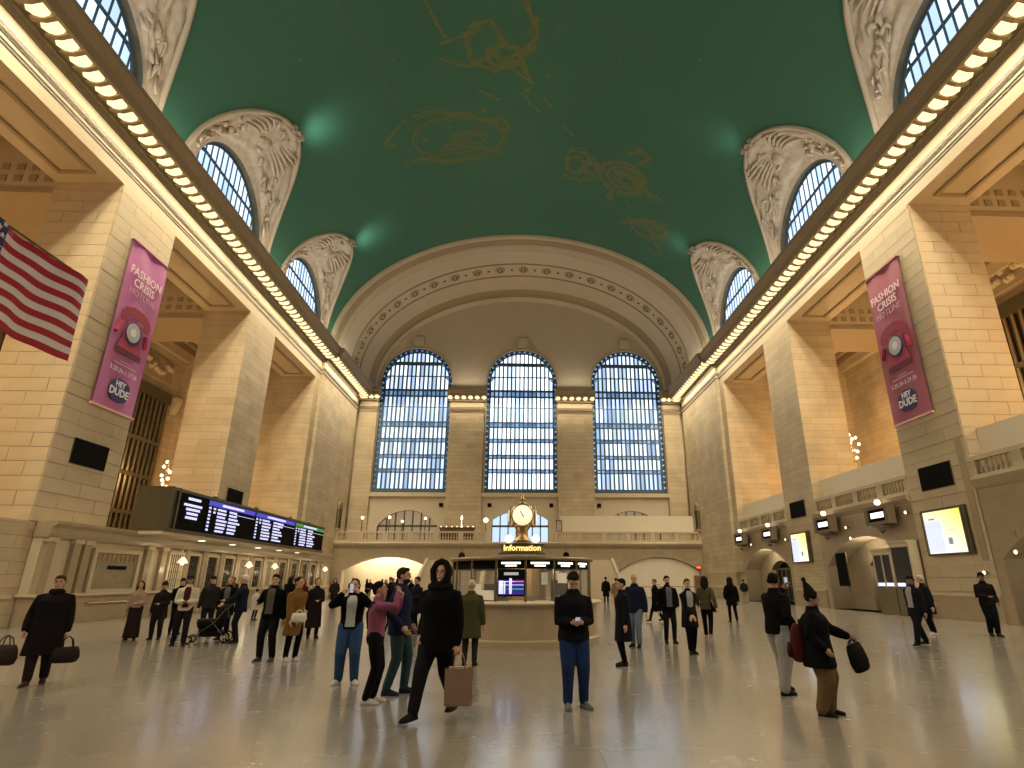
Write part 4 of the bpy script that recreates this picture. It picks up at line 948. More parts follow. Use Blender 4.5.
# ------------------------------------------------------------------ banners
PINKL = plain('magenta_banner_cloth', (.52, .17, .40), .7); PINK_WARMLIT = plain('warm_lit_pink_cloth', (.40, .12, .18), .7)  # right banner: the same pink, with its warmer light put into the colour
PT = plain('banner_pale_print', (.86, .66, .76), .6); PT2 = plain('banner_faint_print', (.66, .34, .52), .6); PRED = plain('banner_red_print', (.28, .012, .05), .6); PDRED = plain('banner_dark_red_print', (.12, .006, .03), .6)
PGREY = plain('banner_grey_print', (.46, .48, .55), .6); PNAVY = plain('banner_navy_print', (.03, .025, .14), .6); PWHITE = plain('banner_white_print', (.75, .75, .82), .6); PMID = plain('banner_rose_red_print', (.45, .05, .13), .6)
def poly(mb, pts, y0, y1):
    n = len(pts); mb.add([(x, y0, z) for x, z in pts]+[(x, y1, z) for x, z in pts], [tuple(range(n)), tuple(range(n, 2*n))[::-1]]+[(i, (i+1) % n, n+(i+1) % n, n+i) for i in range(n)])
for s, lab in ((-1, 'pink vertical banner with a red rotary telephone hanging on the left pier'), (1, 'pink vertical banner tinted as in warmer light, with a red rotary telephone hanging on the right pier')):
    t = thing('banner', lab, 'banner', (s*(W-.14), 25.17, 8.7), wall_rz(s), 'telephone banners on the piers')
    w, h = 2.7, 7.9
    rows = [[(-w/2+w*i/10, -.0-.03*sin(i*1.1+j*.3), h*j/16) for i in range(11)] for j in range(17)]
    mb = MB().grid(rows); mb.grid([[(x, y+.02, z) for x, y, z in r_] for r_ in rows]); mb.build('cloth', PINKL if s < 0 else PINK_WARMLIT, t, True)
    B(-w/2-.03, w/2+.03, -.05, .08, -.06, .03).build('bottom_rod', plain('pink_rod_%d' % s, (.75, .45, .42), .4), t); B(-w/2-.03, w/2+.03, -.05, .12, h-.02, h+.03).build('top_rod', PINKL if s < 0 else PINK_WARMLIT, t)
    y = -.05
    text('lettering', 'FASHION', .56, PT, t, (.0, y, 6.52), bold=.012); text('lettering', 'CRISIS', .56, PT, t, (.0, y, 6.02), bold=.012); text('lettering', 'HOTLINE', .46, PT2, t, (.0, y, 5.55))
    ph = struct('telephone_print', t)
    mb = MB(); poly(mb, [(-.85, 2.62), (.85, 2.62), (.8, 2.95), (.62, 3.35), (.5, 4.2), (-.5, 4.2), (-.62, 3.35), (-.8, 2.95)], y, y+.02); mb.build('body', PMID, ph)
    mb = MB(); poly(mb, [(-.88, 2.55), (.88, 2.55), (.84, 2.82), (-.84, 2.82)], y-.01, y); mb.build('base', PDRED, ph)
    mb = MB(); poly(mb, [(-1.0, 4.05), (-1.05, 4.4), (-.8, 4.72), (-.3, 4.88), (.3, 4.88), (.8, 4.72), (1.05, 4.4), (1.0, 4.05), (.66, 4.05), (.55, 4.38), (-.55, 4.38), (-.66, 4.05)], y-.012, y); mb.build('handset', PRED, ph)
    mb = MB().lathe([(0, y-.02), (.55, y-.02), (.55, y)], (0, 0, 3.68), 20, 'y'); mb.build('dial_shadow', PNAVY, ph)
    mb = MB().lathe([(0, y-.03), (.46, y-.03), (.46, y-.02)], (-.03, 0, 3.72), 20, 'y'); mb.build('dial', PGREY, ph)
    mb = MB().lathe([(0, y-.035), (.2, y-.035), (.2, y-.03)], (-.03, 0, 3.72), 14, 'y'); mb.build('dial_centre', PWHITE, ph)
    mb = MB().tube([(-.9, y-.01, 3.9), (-1.0, y-.01, 3.6), (-1.08, y-.01, 3.45), (-1.15, y-.01, 3.38)], .09, 6); mb.build('cord', PRED, ph)
    mb = MB().tube([(.85, y-.01, 3.9), (.95, y-.01, 3.6), (.98, y-.01, 3.3)], .08, 6); mb.build('cord', PRED, ph)
    mb = MB(); mb.box(-.35, .35, y, y+.02, 2.2, 2.25); mb.box(-.75, .75, y, y+.02, 2.06, 2.12); mb.build('small_print', PT2, t)
    text('lettering', '3.20.26-3.29.26', .30, PT, t, (0, y, 1.8))
    lg = struct('logo_print', t)
    mb = MB(); poly(mb, [(-.62, .62), (-.68, .95), (-.55, 1.28), (-.15, 1.46), (.4, 1.4), (.65, 1.2), (.66, .8), (.5, .5), (.1, .4), (-.35, .44)], y-.01, y+.01); mb.build('badge', PNAVY, lg)
    text('lettering', 'HEY', .36, PWHITE, lg, (0, y-.015, 1.2), bold=.012); text('lettering', 'DUDE', .47, PWHITE, lg, (0, y-.015, .83), bold=.018)

# ------------------------------------------------------------------ flag
fg = thing('flag', 'striped national flag hanging flat on a rod at the left edge', 'flag', (-14.0, 11.75, 7.9), pi/2)
FL, FH = 5.1, 2.72
RED = plain('flag_red', (.36, .012, .035), .75); WHT = plain('flag_white', (.74, .68, .70), .75); NVY = plain('flag_navy', (.012, .018, .10), .75)
def fpt(x, z): return (x, .10*sin(x*2.1+z*.6)+.05*sin(x*4.3-z*1.1), z-.10*(FL-x)/FL*0)
for k in range(13):
    z0, z1 = FH-FH*(k+1)/13, FH-FH*k/13; xs = [i*FL/30 for i in range(31)]
    mb = MB().grid([[fpt(x, z) for x in xs] for z in (z0, (z0+z1)/2, z1)]); mb.grid([[(p[0], p[1]+.012, p[2]) for p in [fpt(x, z) for x in xs]] for z in (z0, z1)]); mb.build('stripe', RED if k % 2 == 0 else WHT, fg, True)
mb = MB().grid([[(lambda p: (p[0], p[1]-.02, p[2]))(fpt(.4*FL*i/12, FH-FH*7/13*j/6)) for i in range(13)] for j in range(7)]); mb.build('canton', NVY, fg, True)
mb = MB()
for r_ in range(9):
    for c in range(6 if r_ % 2 == 0 else 5):
        x = .4*FL*(c+ (.5 if r_ % 2 == 0 else 1.0))/6; z = FH-FH*7/13*(r_+.5)/9; p = fpt(x, z); R_ = .10
        mb.add([(p[0], p[1]-.03, p[2])]+[(p[0]+(R_ if i % 2 == 0 else R_*.42)*sin(pi*i/5), p[1]-.03, p[2]+(R_ if i % 2 == 0 else R_*.42)*cos(pi*i/5)) for i in range(10)], [(0, i+1, (i+1) % 10+1) for i in range(10)])
mb.build('stars', WHT, fg)
MB().tube([(-.1, 0, FH+.03), (FL-.02, 0, FH+.03)], .03, 8).build('rod', BRONZE, fg); MB().tube([(.7, 0, FH+.03), (.7, 4.25, FH+.35)], .04, 8).build('bracket_arm', BRONZE, fg)

# ------------------------------------------------------------------ information booth with the clock
BC = (-.06, 17.85)
BS = .945
ib = thing('information_booth', 'round marble information booth with glass panels and lit signs', 'booth', (BC[0], BC[1], 0))
MB().lathe([(2.36, 0), (2.36, .12), (2.30, .16), (2.30, .92), (2.36, .98)], (0, 0, 0), 48).build('marble_drum', MARBLE, ib)
MB().lathe([(2.2, .98), (2.42, .98), (2.46, 1.02), (2.42, 1.06), (2.2, 1.06)], (0, 0, 0), 48).build('counter_top', SMOOTH, ib)
BRASS = plain('booth_brass', (.20, .15, .08), .4, metal=.6, noise=.15); WOODG = plain('booth_interior_wood', (.24, .16, .075), .5, noise=.25, nscale=5)
def angpt(r, deg): a = radians(deg-90); return r*cos(a), r*sin(a)   # 0 deg faces the viewer
gl, glnt, glb = newmat('booth_glass'); glb.inputs['Base Color'].default_value = (.8, .85, .85, 1); glb.inputs['Roughness'].default_value = .04; glb.inputs['Alpha'].default_value = .12
for k in range(16):
    d0, d1 = 2.5+22.5*k, 2.5+22.5*(k+1)
    (xa, ya), (xb, yb) = angpt(2.12, d0), angpt(2.12, d1)
    MB().lathe([(.035, 1.06), (.035, 2.1)], (xa, ya, 0), 6).build('post', BRASS, ib)
    dd = (d0+22.5/2) % 360; dd = dd-360 if dd > 180 else dd
    mb = MB(); mb.add([(xa, ya, 1.06), (xb, yb, 1.06), (xb, yb, 1.88), (xa, ya, 1.88)], [(0, 1, 2, 3)]); mb.build('pane', gl, ib)
    mb = MB(); (x2, y2), (x3, y3) = angpt(2.06, d0), angpt(2.06, d1)
    mb.add([(xa, ya, 1.88), (xb, yb, 1.88), (x3, y3, 1.88), (x2, y2, 1.88), (xa, ya, 2.1), (xb, yb, 2.1), (x3, y3, 2.1), (x2, y2, 2.1)], [(0,3,2,1),(4,5,6,7),(0,1,5,4),(1,2,6,5),(2,3,7,6),(3,0,4,7)]); fa = mb.build('fascia_panel', BLACK, ib)
    if -20 < dd < 70:
        mid = Vector(((xa+xb)/2, (ya+yb)/2, 0)); e = Vector((xb-xa, yb-ya, 0)).normalized(); n_ = mid.normalized()
        mb = MB()
        for (w_, z0, z1) in ((.27, 2.0, 2.05), (.16, 1.94, 1.98)):
            q = [mid+e*sg*w_+n_*o_ for sg in (-1, 1) for o_ in (.0, .025)]
            mb.add([(p.x, p.y, z) for z in (z0, z1) for p in q], [(0,1,3,2),(4,6,7,5),(0,2,6,4),(1,5,7,3),(0,4,5,1),(2,3,7,6)])
        mb.build('lit_words', WHITELIT, fa)
MB().lathe([(1.9, 2.1), (2.2, 2.1), (2.22, 2.16), (2.12, 2.2), (1.2, 2.26), (.75, 2.3)], (0, 0, 0), 48).build('roof', BRASS, ib, True)
MB().lathe([(0.0, 1.06), (.75, 1.06), (.75, 2.1)], (0, 0, 0), 16).build('central_core', WOODG, ib)
MB().lathe([(.75, 1.0), (2.2, 1.0)], (0, 0, 0), 32, cap=False).build('desk', WOODG, ib)
MB().lathe([(1.1, 2.07), (2.05, 2.07)], (0, 0, 0), 32, cap=False).build('ceiling_panel', plain('booth_ceiling', (.6, .5, .35), .6), ib)
ib.scale = (BS, BS, 1)
point('booth_inside_glow', (BC[0], BC[1]-1.35, 1.95), 30, (1, .85, .6), .1)
for dd, w_, z0, z1, r_ in ((-33, .36, 1.1, 1.34, 2.0), (34, .16, 1.52, 1.78, 2.04), (44, .1, 1.3, 1.72, 2.02), (55, .16, 1.1, 1.18, 2.0), (-50, .2, 1.3, 1.5, 1.7), (28, .1, 1.48, 1.8, 1.4)):   # papers taped inside the glass
    x, y = angpt(r_, dd); o = B(-w_, w_, -.004, .004, z0, z1).build('paper_notice', plain('paper_%d' % int(dd+99), (.8, .75, .62), .6, emit=(1, .9, .7), es=.12), ib); o.location = (x, y, 0); o.rotation_euler = (0, 0, radians(dd))
for dd, r_, h in ((-26, 1.3, .55), (42, 1.5, .6), (10, 1.2, .2), (60, 1.45, .5), (-40, 1.45, .5)):
    x, y = angpt(r_, dd); o = B(-.16, .16, -.12, .12, 1.0, 1.0+h).build('desk_equipment', DARK if h > .3 else BRASS, ib); o.location = (x, y, 0)
x, y = angpt(2.09, -8.2)
sc = link('train_status_screen', None, ib, (x, y, 0), (0, 0, radians(-8.2)))
B(-.37, .37, -.05, 0, 1.2, 1.87).build('housing', BLACK, sc)
SB = plain('lit_screen_navy', (.05, .05, .3), .3, emit=(.01, .01, .16), es=.8)
B(-.36, .36, -.06, -.05, 1.24, 1.6).build('lit_field', SB, sc)
mb = MB(); mb.box(-.2, .2, -.06, -.05, 1.72, 1.79); mb.build('heading', plain('screen_grey_words', (.4, .4, .45), .4, emit=(.4, .4, .46), es=.7), sc)
mb = MB(); [mb.box(a, b, -.07, -.06, c, d) for a, b, c, d in ((-.34, -.22, 1.26, 1.58), (-.2, -.16, 1.26, 1.56), (-.05, .02, 1.26, 1.64), (-.34, .35, 1.47, 1.485), (-.34, .1, 1.55, 1.57))]; mb.build('white_rows', LED_W, sc)
B(.02, .35, -.07, -.06, 1.55, 1.575).build('red_row', plain('lit_red_row', (.6, .1, .2), .4, emit=(.9, .15, .35), es=1), sc); B(-.1, .35, -.07, -.06, 1.37, 1.385).build('green_row', plain('lit_green_row', (.1, .5, .2), .4, emit=(.1, .55, .3), es=1), sc)
ck = thing('concourse_clock', 'four-faced opal ball clock on a gilt pedestal above the booth', 'clock', (BC[0], BC[1], 2.3))
MB().lathe([(.72, 0), (.72, .06), (.62, .1), (.62, .26), (.7, .3), (.5, .34), (.25, .38)], (0, 0, 0), 24).build('sign_ring', BRONZE, ck)
text('sign_letters', 'Information', .23, GOLDLIT, ck, (0, -.66, .17), bold=.006)
MB().lathe([(.27, .38), (.23, .46), (.18, .52), (.17, .70), (.22, .78), (.25, .84)], (0, 0, 0), 16).build('pedestal', GILT, ck, True)
for sg in (-1, 1): MB().lathe([(0, -.12), (.09, -.08), (.12, 0), (.09, .08), (0, .12)], (sg*.4, -.15, .46), 12).build('globe', GLOBE, ck, True)
MB().lathe([(.22, .80), (.33, .88), (.37, 1.13), (.33, 1.38), (.22, 1.46), (.12, 1.52), (.1, 1.6), (.13, 1.63), (.05, 1.7), (.06, 1.75), (0, 1.86)], (0, 0, 0), 20).build('clock_body', GILT, ck, True)
for k in range(4):
    a = k*pi/2; f_ = struct('dial', ck); f_.rotation_euler = (0, 0, a)
    MB().lathe([(.32, -.34), (.34, -.37), (.305, -.40), (.30, -.38)], (0, 0, 1.13), 24, 'y', cap=False).build('bezel', GILT, f_, True)
    MB().lathe([(0, -.43), (.15, -.42), (.30, -.38)], (0, 0, 1.13), 24, 'y').build('opal_face', GLOW, f_, True)
    mb = MB()
    for ang, L, w_ in ((-28, .21, .010), (-33, .13, .016)):
        t = radians(ang); dx, dz = sin(t), cos(t); mb.add([(q*dx*L+e*dz*w_ if q >= 0 else q*dx*.07+e*dz*w_, -.44, 1.13+(q*dz*L if q >= 0 else q*dz*.07)-e*dx*w_) for q, e in ((-1, -1), (-1, 1), (1, .4), (1, -.4))], [(0, 1, 2, 3)])
    mb.build('hands', BLACK, f_)
# ------------------------------------------------------------------ people
_cl = {}
def cloth(col, rough=.9):
    k = tuple(round(c, 3) for c in col)+(rough,)
    if k not in _cl: _cl[k] = plain('cloth_%d' % len(_cl), col, rough, spec=.05, noise=.18, nscale=14, bump=.15)
    return _cl[k]
def skinm(col):
    k = ('s',)+tuple(col)
    if k not in _cl:
        _cl[k] = plain('skin_%d' % len(_cl), col, .55, spec=.3, noise=.07, nscale=12)
    return _cl[k]
def fuse(mb, name, mat, parent, voxel, smooth=3):
    """weld overlapping closed forms into one continuous smooth surface"""
    me = mb.mesh('tmp', mat); o = bpy.data.objects.new('tmp', me)
    r_ = o.modifiers.new('r', 'REMESH'); r_.mode = 'VOXEL'; r_.voxel_size = voxel; r_.use_smooth_shade = True
    if smooth: s_ = o.modifiers.new('s', 'SMOOTH'); s_.factor = .5; s_.iterations = smooth
    out = bake(o); out.name = name
    bpy.data.objects.remove(o); bpy.data.meshes.remove(me)
    out.materials.clear(); out.materials.append(mat)
    out.polygons.foreach_set('material_index', [0]*len(out.polygons)); out.polygons.foreach_set('use_smooth', [True]*len(out.polygons))
    return link(name, out, parent)
def chain(mb, pts, rs, seg=10):
    """tapered limb with rounded ends"""
    pts = [Vector(p) for p in pts]; a = (pts[0]-pts[1]).normalized(); b = (pts[-1]-pts[-2]).normalized()
    P = [pts[0]+a*rs[0]*.95, pts[0]+a*rs[0]*.6]+pts+[pts[-1]+b*rs[-1]*.6, pts[-1]+b*rs[-1]*.95]
    R_ = [rs[0]*.25, rs[0]*.8]+list(rs)+[rs[-1]*.8, rs[-1]*.25]
    mb.tube(P, R_, seg)
def loft(mb, rings_, seg=18):
    """rings (z, rx, ry, y, x) stacked, closed"""
    vs = []; fs = []
    for q in rings_:
        z, rx, ry = q[:3]; yo = q[3] if len(q) > 3 else 0; xo = q[4] if len(q) > 4 else 0
        vs += [(xo+rx*cos(2*pi*i/seg), yo+ry*sin(2*pi*i/seg), z) for i in range(seg)]
    for j in range(len(rings_)-1):
        for i in range(seg): fs.append((j*seg+i, j*seg+(i+1) % seg, (j+1)*seg+(i+1) % seg, (j+1)*seg+i))
    n = len(rings_); fs += [tuple(range(seg))[::-1], tuple(range((n-1)*seg, n*seg))]
    mb.add(vs, fs)
def ellip(mb, c, r, M=None, n=10, m=14):
    pr = [(sin(pi*i/n), -cos(pi*i/n)) for i in range(n+1)]; vs = []; fs = []
    for i in range(m):
        a = 2*pi*i/m
        for q, h in pr:
            v = Vector((q*cos(a)*r[0], q*sin(a)*r[1], h*r[2])); v = (M @ v if M else v)+Vector(c); vs.append(v)
    k = n+1
    for i in range(m):
        j = (i+1) % m
        for q in range(n): fs.append((i*k+q, j*k+q, j*k+q+1, i*k+q+1))
    mb.add(vs, fs)
def ik(a, b, l1, l2, hint):
    d = b-a; L = min(d.length, (l1+l2)*.995); u = d.normalized(); b = a+u*L
    x = (l1*l1-l2*l2+L*L)/(2*L); h = sqrt(max(0, l1*l1-x*x)); p = hint-u*hint.dot(u)
    p = p.normalized() if p.length > 1e-4 else Vector((0, 1, 0))
    return a+u*x+p*h, b
ARM = {'down': (.10, .02, .80), 'pocket': (.05, .10, .93), 'front': (-.13, .24, 1.08), 'clasp': (-.17, .20, .90), 'up': (-.10, .34, 1.50), 'high': (-.14, .30, 1.58), 'bag': (.09, .02, .78), 'back': (.12, -.14, .82), 'fwd': (.06, .20, .86),
       'ear': (-.10, .16, 1.48), 'out': (.12, .38, 1.12), 'push': (-.02, .42, 1.02), 'wide': (.42, .22, .98), 'chest': (-.12, .18, 1.18)}
PEOPLE = []
def person(label, x, y, deg, H=1.7, top='jacket', tc=(.01, .01, .012), hem=None, inner=None, legs=(.01, .01, .012), skirt=None, shoe=(.01, .01, .01), hair='short', hc=(.012, .009, .007), hat=None, hatc=(.012, .012, .014),
           skin=(.50, .30, .21), feet=((.02, .11, 0), (-.02, .11, 0)), arms=('down', 'down'), head=(0, 0), fem=False, wt=1.0, lod=1, loose=0, scarf=None, beard=None, z=0, group='people in the concourse', curl=(.4, .4), strap=None, lean=0, toes=(8, 8)):
    k = H/1.75; root = thing('person', label, 'person', (x, y, z), radians(deg), group)
    vb = (.0075, .012, .026)[lod]; vc = (.012, .017, .03)[lod]
    P = lambda s_, f_, z_: Vector((s_*k, -f_*k-(z_-.9)*k*lean if z_ > .9 else -f_*k, z_*k))
    sw = (.16 if fem else .183)*(.5+.5*wt); hw = .095 if fem else .088
    skm = skinm(skin); tcm = cloth(tc); lgm = cloth(legs)
    SH = [P(sg*sw, 0, 1.385) for sg in (1, -1)]; HP = [P(sg*hw, 0, .92) for sg in (1, -1)]
    AN = []; KN = []; FT = []
    for i, sg in enumerate((1, -1)):
        f_, s_, lift = feet[i]; an = P(sg*s_, f_, .085+lift); kn, an = ik(HP[i], an, .43*k, .425*k, Vector((sg*.08, -1, 0))); AN.append(an); KN.append(kn); FT.append((f_, lift))
    EL = []; WR = []
    for i, sg in enumerate((1, -1)):
        t = ARM[arms[i]] if isinstance(arms[i], str) else arms[i]
        w_ = P(sg*(sw+t[0]), t[1], t[2]); hint = Vector((sg*.55, .5, -.7)) if t[2] > .95 else Vector((sg*.35, 1, 0))
        e, w_ = ik(SH[i], w_, .30*k, .265*k, hint); EL.append(e); WR.append(w_)
    # --- body, one continuous surface
    mb = MB(); W2 = wt
    loft(mb, [(zz*k, rx*k*W2, ry*k*W2, (-(zz-.9)*k*lean if zz > .9 else 0)) for zz, rx, ry in ((.80, .09, .08), (.86, .15, .105), (.94, .158, .112), (1.06, .132, .095), (1.2, .145, .100), (1.32, .155, .105), (1.38, .130*(.93 if fem else 1), .085), (1.425, .098, .072), (1.465, .066, .062), (1.49, .06, .06))])
    NB_ = P(0, -.01, 1.46); HC = P(0, .015+.06*max(0, sin(radians(head[0]))), 1.635)
    chain(mb, [NB_, P(0, 0, 1.57)], [.058*k, .052*k])
    Mh = Matrix.Rotation(radians(head[1]), 3, 'Z') @ Matrix.Rotation(radians(head[0]), 3, 'X')
    hp = lambda a, b, c: HC+Mh @ (Vector((a, -b, c))*k)
    ellip(mb, HC+Mh @ Vector((0, .008, .02))*k, (.077*k, .096*k, .098*k), Mh); ellip(mb, hp(0, .022, -.045), (.056*k, .068*k, .072*k), Mh)
    if lod < 2:
        chain(mb, [hp(0, .09, .012), hp(0, .106, -.022)], [.008*k, .014*k], 6)
        for sg in (-1, 1): ellip(mb, hp(sg*.078, -.012, -.005), (.010*k, .022*k, .032*k), Mh, 6, 8); ellip(mb, hp(sg*.031, .086, .028), (.02*k, .01*k, .008*k), Mh, 5, 7)
        ellip(mb, hp(0, .088, -.062), (.024*k, .012*k, .011*k), Mh, 5, 8); ellip(mb, hp(0, .076, -.098), (.022*k, .018*k, .016*k), Mh, 5, 8)
    for i, sg in enumerate((1, -1)):
        chain(mb, [SH[i], SH[i].lerp(EL[i], .4), EL[i], EL[i].lerp(WR[i], .35), WR[i]], [.050*k, .046*k, .039*k, .040*k, .028*k])
        chain(mb, [HP[i], HP[i].lerp(KN[i], .45), KN[i], KN[i].lerp(AN[i], .3), AN[i]], [.088*k*W2, .075*k*W2, .054*k, .055*k, .036*k])
        d = (WR[i]-EL[i]).normalized(); inw = Vector((-sg, 0, 0)) if arms[i] not in ('front', 'clasp', 'chest', 'up', 'high') else Vector((0, .4, 1 if arms[i] in ('front',) else -.2)); n_ = (inw-d*inw.dot(d)).normalized(); c_ = d.cross(n_)
        if c_.y*1 > 0 and arms[i] not in ('front',): c_ = -c_
        w_ = WR[i]; chain(mb, [w_+d*.015*k, w_+d*.05*k, w_+d*.085*k], [.027*k, .034*k, .033*k], 8)
        for q in range(4):
            b0 = w_+d*(.088-.004*abs(q-1.3))*k+c_*(1.5-q)*.0195*k; L = (.038, .043, .040, .031)[q]*k; cu = curl[i]; pts = [b0-d*.02*k, b0]
            for a_ in (.35, .95, 1.5): pts.append(pts[-1]+(d*cos(a_*cu)+n_*sin(a_*cu))*L*(1.0 if a_ < .5 else .62))
            chain(mb, pts, [.0095*k, .0095*k, .0092*k, .0085*k, .0075*k], 6)
        tb = w_+d*.03*k+c_*.028*k; t1 = tb+(d*.7+c_*.6+n_*.35).normalized()*.035*k; chain(mb, [tb-c_*.01*k, tb, t1, t1+(d*.9+n_*.5*(cu+.3)).normalized()*.028*k], [.012*k, .012*k, .0105*k, .0085*k], 6)
        fr = radians((toes[i])*sg); fd = Vector((sin(fr), -cos(fr), 0)); lift = FT[i][1]; dn = -.5 if lift > .05 else 0
        chain(mb, [AN[i]-Vector((0, 0, .03*k)), AN[i]+fd*.08*k-Vector((0, 0, .05*k))], [.035*k, .028*k], 8)
    fuse(mb, 'body', skm, root, vb, 2)
    # --- legwear
    if skirt:
        mb = MB(); hz = skirt; loft(mb, [(hz*k, .23*k, .20*k), ((hz+.95)/2*k, .20*k, .165*k), (.88*k, .175*k, .135*k), (1.0*k, .15*k, .115*k), (1.04*k, .145*k, .11*k)]); fuse(mb, 'skirt', lgm, root, vc)
    mb = MB(); L_ = loose
    for i in range(2):
        a = AN[i]; k2 = KN[i]
        chain(mb, [HP[i]+Vector((0, 0, .03*k)), HP[i].lerp(k2, .5), k2, k2.lerp(a, .5), a.lerp(k2, .02)], [(.102+L_)*k*W2, (.093+L_)*k*W2, (.073+L_)*k*W2, (.068+L_)*k, (.060+L_)*k])
    loft(mb, [(.82*k, .13*k*W2, .11*k*W2), (.90*k, .182*k*W2, .135*k*W2), (.98*k, .172*k*W2, .128*k*W2), (1.04*k, .15*k*W2, .11*k*W2)])
    fuse(mb, 'trousers' if not skirt else 'leggings', lgm, root, vc)
    # --- shoes
    for i, sg in enumerate((1, -1)):
        fr = radians(toes[i]*sg); fd = Vector((sin(fr), -cos(fr), 0)); lift = FT[i][1]; tilt = -.75 if lift > .06 else 0
        A = AN[i]-Vector((0, 0, .085*k)); sd = Vector((-fd.y, fd.x, 0)); u_ = Vector((0, 0, 1)); f2 = (fd*cos(tilt)+u_*sin(tilt)); u2 = (u_*cos(tilt)-fd*sin(tilt)); mb = MB(); rows = []
        piv = A+fd*0
        for t_, w_, h_ in ((-.068, .012, .05), (-.06, .034, .075), (-.02, .043, .105), (.03, .046, .10), (.09, .051, .075), (.15, .050, .055), (.19, .036, .042), (.206, .012, .03)):
            rows.append([A+f2*t_*k+sd*w_*k*cos(q)+u2*(max(.0, h_*sin(q)) if 0 <= q <= pi else 0)*k for q in [pi*j/8 for j in range(9)]]+[A+f2*t_*k-sd*w_*.9*k-u2*.0, A+f2*t_*k+sd*w_*.9*k])
        kk = len(rows[0]); vs = [p for r_ in rows for p in r_]; fs = [(a_*kk+j, a_*kk+(j+1) % kk, (a_+1)*kk+(j+1) % kk, (a_+1)*kk+j) for a_ in range(len(rows)-1) for j in range(kk)]; fs += [tuple(range(kk))[::-1], tuple(range((len(rows)-1)*kk, len(rows)*kk))]
        mb.add(vs, fs); mb.build('shoe', cloth(shoe, .6), root, True)
    # --- top
    e = .012 if lod < 2 else .02
    hem = hem if hem is not None else (.84 if top == 'jacket' else .90 if top == 'sweater' else .55)
    flare = 1.0+max(0, (.84-hem))*.45; puff = {'jacket': .032, 'sweater': .018, 'coat': .034, 'puffer': .055}[top]
    yl = lambda zz: (-(zz-.9)*k*lean if zz > .9 else 0)
    if top == 'puffer': top = 'coat'
    rg = []
    if hem < .80: rg += [(hem, (.168+puff)*flare, (.128+puff)*flare)]
    else: rg += [(hem, .160+puff, .115+puff)]
    if hem < .9: rg += [(.93, .164+puff, .118+puff)]
    rg += [(1.06, .148+puff*.9, .108+puff*.9), (1.2, .155+puff, .112+puff), (1.32, .173+puff*.9, .120+puff*.9), (1.39, .150*(.93 if fem else 1)+puff*.4, .100+puff*.6), (1.43, .125, .092), (1.47, .093, .082), (1.50, .078, .076), (1.525, .074, .073)]
    mb = MB(); loft(mb, [(zz*k, rx*k*W2, ry*k*W2, yl(zz)) for zz, rx, ry in rg])
    for i in range(2):
        w2 = WR[i].lerp(EL[i], .08); pu = puff*.55
        chain(mb, [SH[i].lerp(P(0, 0, 1.36), .35), SH[i]+Vector((0, 0, -.012*k)), SH[i].lerp(EL[i], .45), EL[i], EL[i].lerp(w2, .5), w2], [(.056+pu)*k, (.060+pu)*k, (.062+pu)*k, (.056+pu)*k, (.051+pu)*k, (.043+pu*.6)*k])
    fuse(mb, {'jacket': 'jacket', 'sweater': 'sweater', 'coat': 'coat'}[top], tcm, root, vc, 3)
    if inner:
        rows = []
        for zz, rx, ry in [(.94 if hem < .9 else hem+.04, .164+puff, .118+puff), (1.06, .148+puff*.9, .108+puff*.9), (1.2, .155+puff, .112+puff), (1.32, .173+puff*.9, .120+puff*.9), (1.41, .172+puff*.5, .098+puff*.7), (1.462, .118, .088)]:
            rows.append([Vector((sin(a_)*rx*k*W2*1.0, -cos(a_)*(ry*W2+.008)*k+yl(zz), zz*k)) for a_ in [radians(-24+8*j) for j in range(7)]])
        MB().grid(rows).build('shirt', cloth(inner), root, True)
    if scarf:
        mb = MB(); chain(mb, [P(.085*cos(a_), .075*sin(a_)+.01, 1.475+.02*sin(3*a_)) for a_ in [2*pi*j/10 for j in range(11)]], [.042*k]*11, 8); fuse(mb, 'scarf', cloth(scarf), root, vc)
    if strap:
        mb = MB(); mb.tube([P(-.13, .10+.03, 1.40), P(-.05, .165, 1.28), P(.06, .165, 1.12), P(.17, .10, .96), P(.19, 0, .93), P(.12, -.15, 1.05), P(-.04, -.155, 1.28), P(-.13, -.08, 1.44), P(-.13, .13, 1.40)], .016*k, 6); mb.build('strap', cloth(strap), root, True)
    # --- hair, hats, face
    if hair != 'bald':
        mb = MB(); ellip(mb, hp(0, -.022, .040), (.086*k, .098*k, .092*k), Mh)
        if hair == 'long':
            for sg in (-1, 1): chain(mb, [hp(sg*.06, -.03, .04), hp(sg*.078, -.04, -.05), hp(sg*.085, -.045, -.14), hp(sg*.07, -.05, -.24)], [.045*k, .042*k, .042*k, .025*k])
            chain(mb, [hp(0, -.07, .03), hp(0, -.09, -.08), hp(0, -.10, -.20), hp(0, -.095, -.30)], [.07*k, .075*k, .07*k, .04*k])
        elif hair == 'bob': chain(mb, [hp(-.07, -.03, .0), hp(-.06, -.06, -.06), hp(.06, -.06, -.06), hp(.07, -.03, .0)], [.035*k]*4); chain(mb, [hp(0, -.07, .03), hp(0, -.075, -.06)], [.07*k, .06*k])
        elif hair == 'bun': ellip(mb, hp(0, -.12, .06), (.045*k, .045*k, .045*k), Mh); chain(mb, [hp(0, -.07, .02), hp(0, -.075, -.03)], [.06*k, .05*k])
        else: chain(mb, [hp(-.05, -.06, .0), hp(.05, -.06, .0)], [.045*k, .045*k]); ellip(mb, hp(0, .045, .088), (.06*k, .045*k, .03*k), Mh)
        fuse(mb, 'hair', cloth(hc), root, vc*.8, 2)
    if beard:
        mb = MB(); ellip(mb, hp(0, .035, -.075), (.06*k, .066*k, .05*k), Mh); fuse(mb, 'beard', cloth(beard), root, vc*.7, 2)
    hm = cloth(hatc)
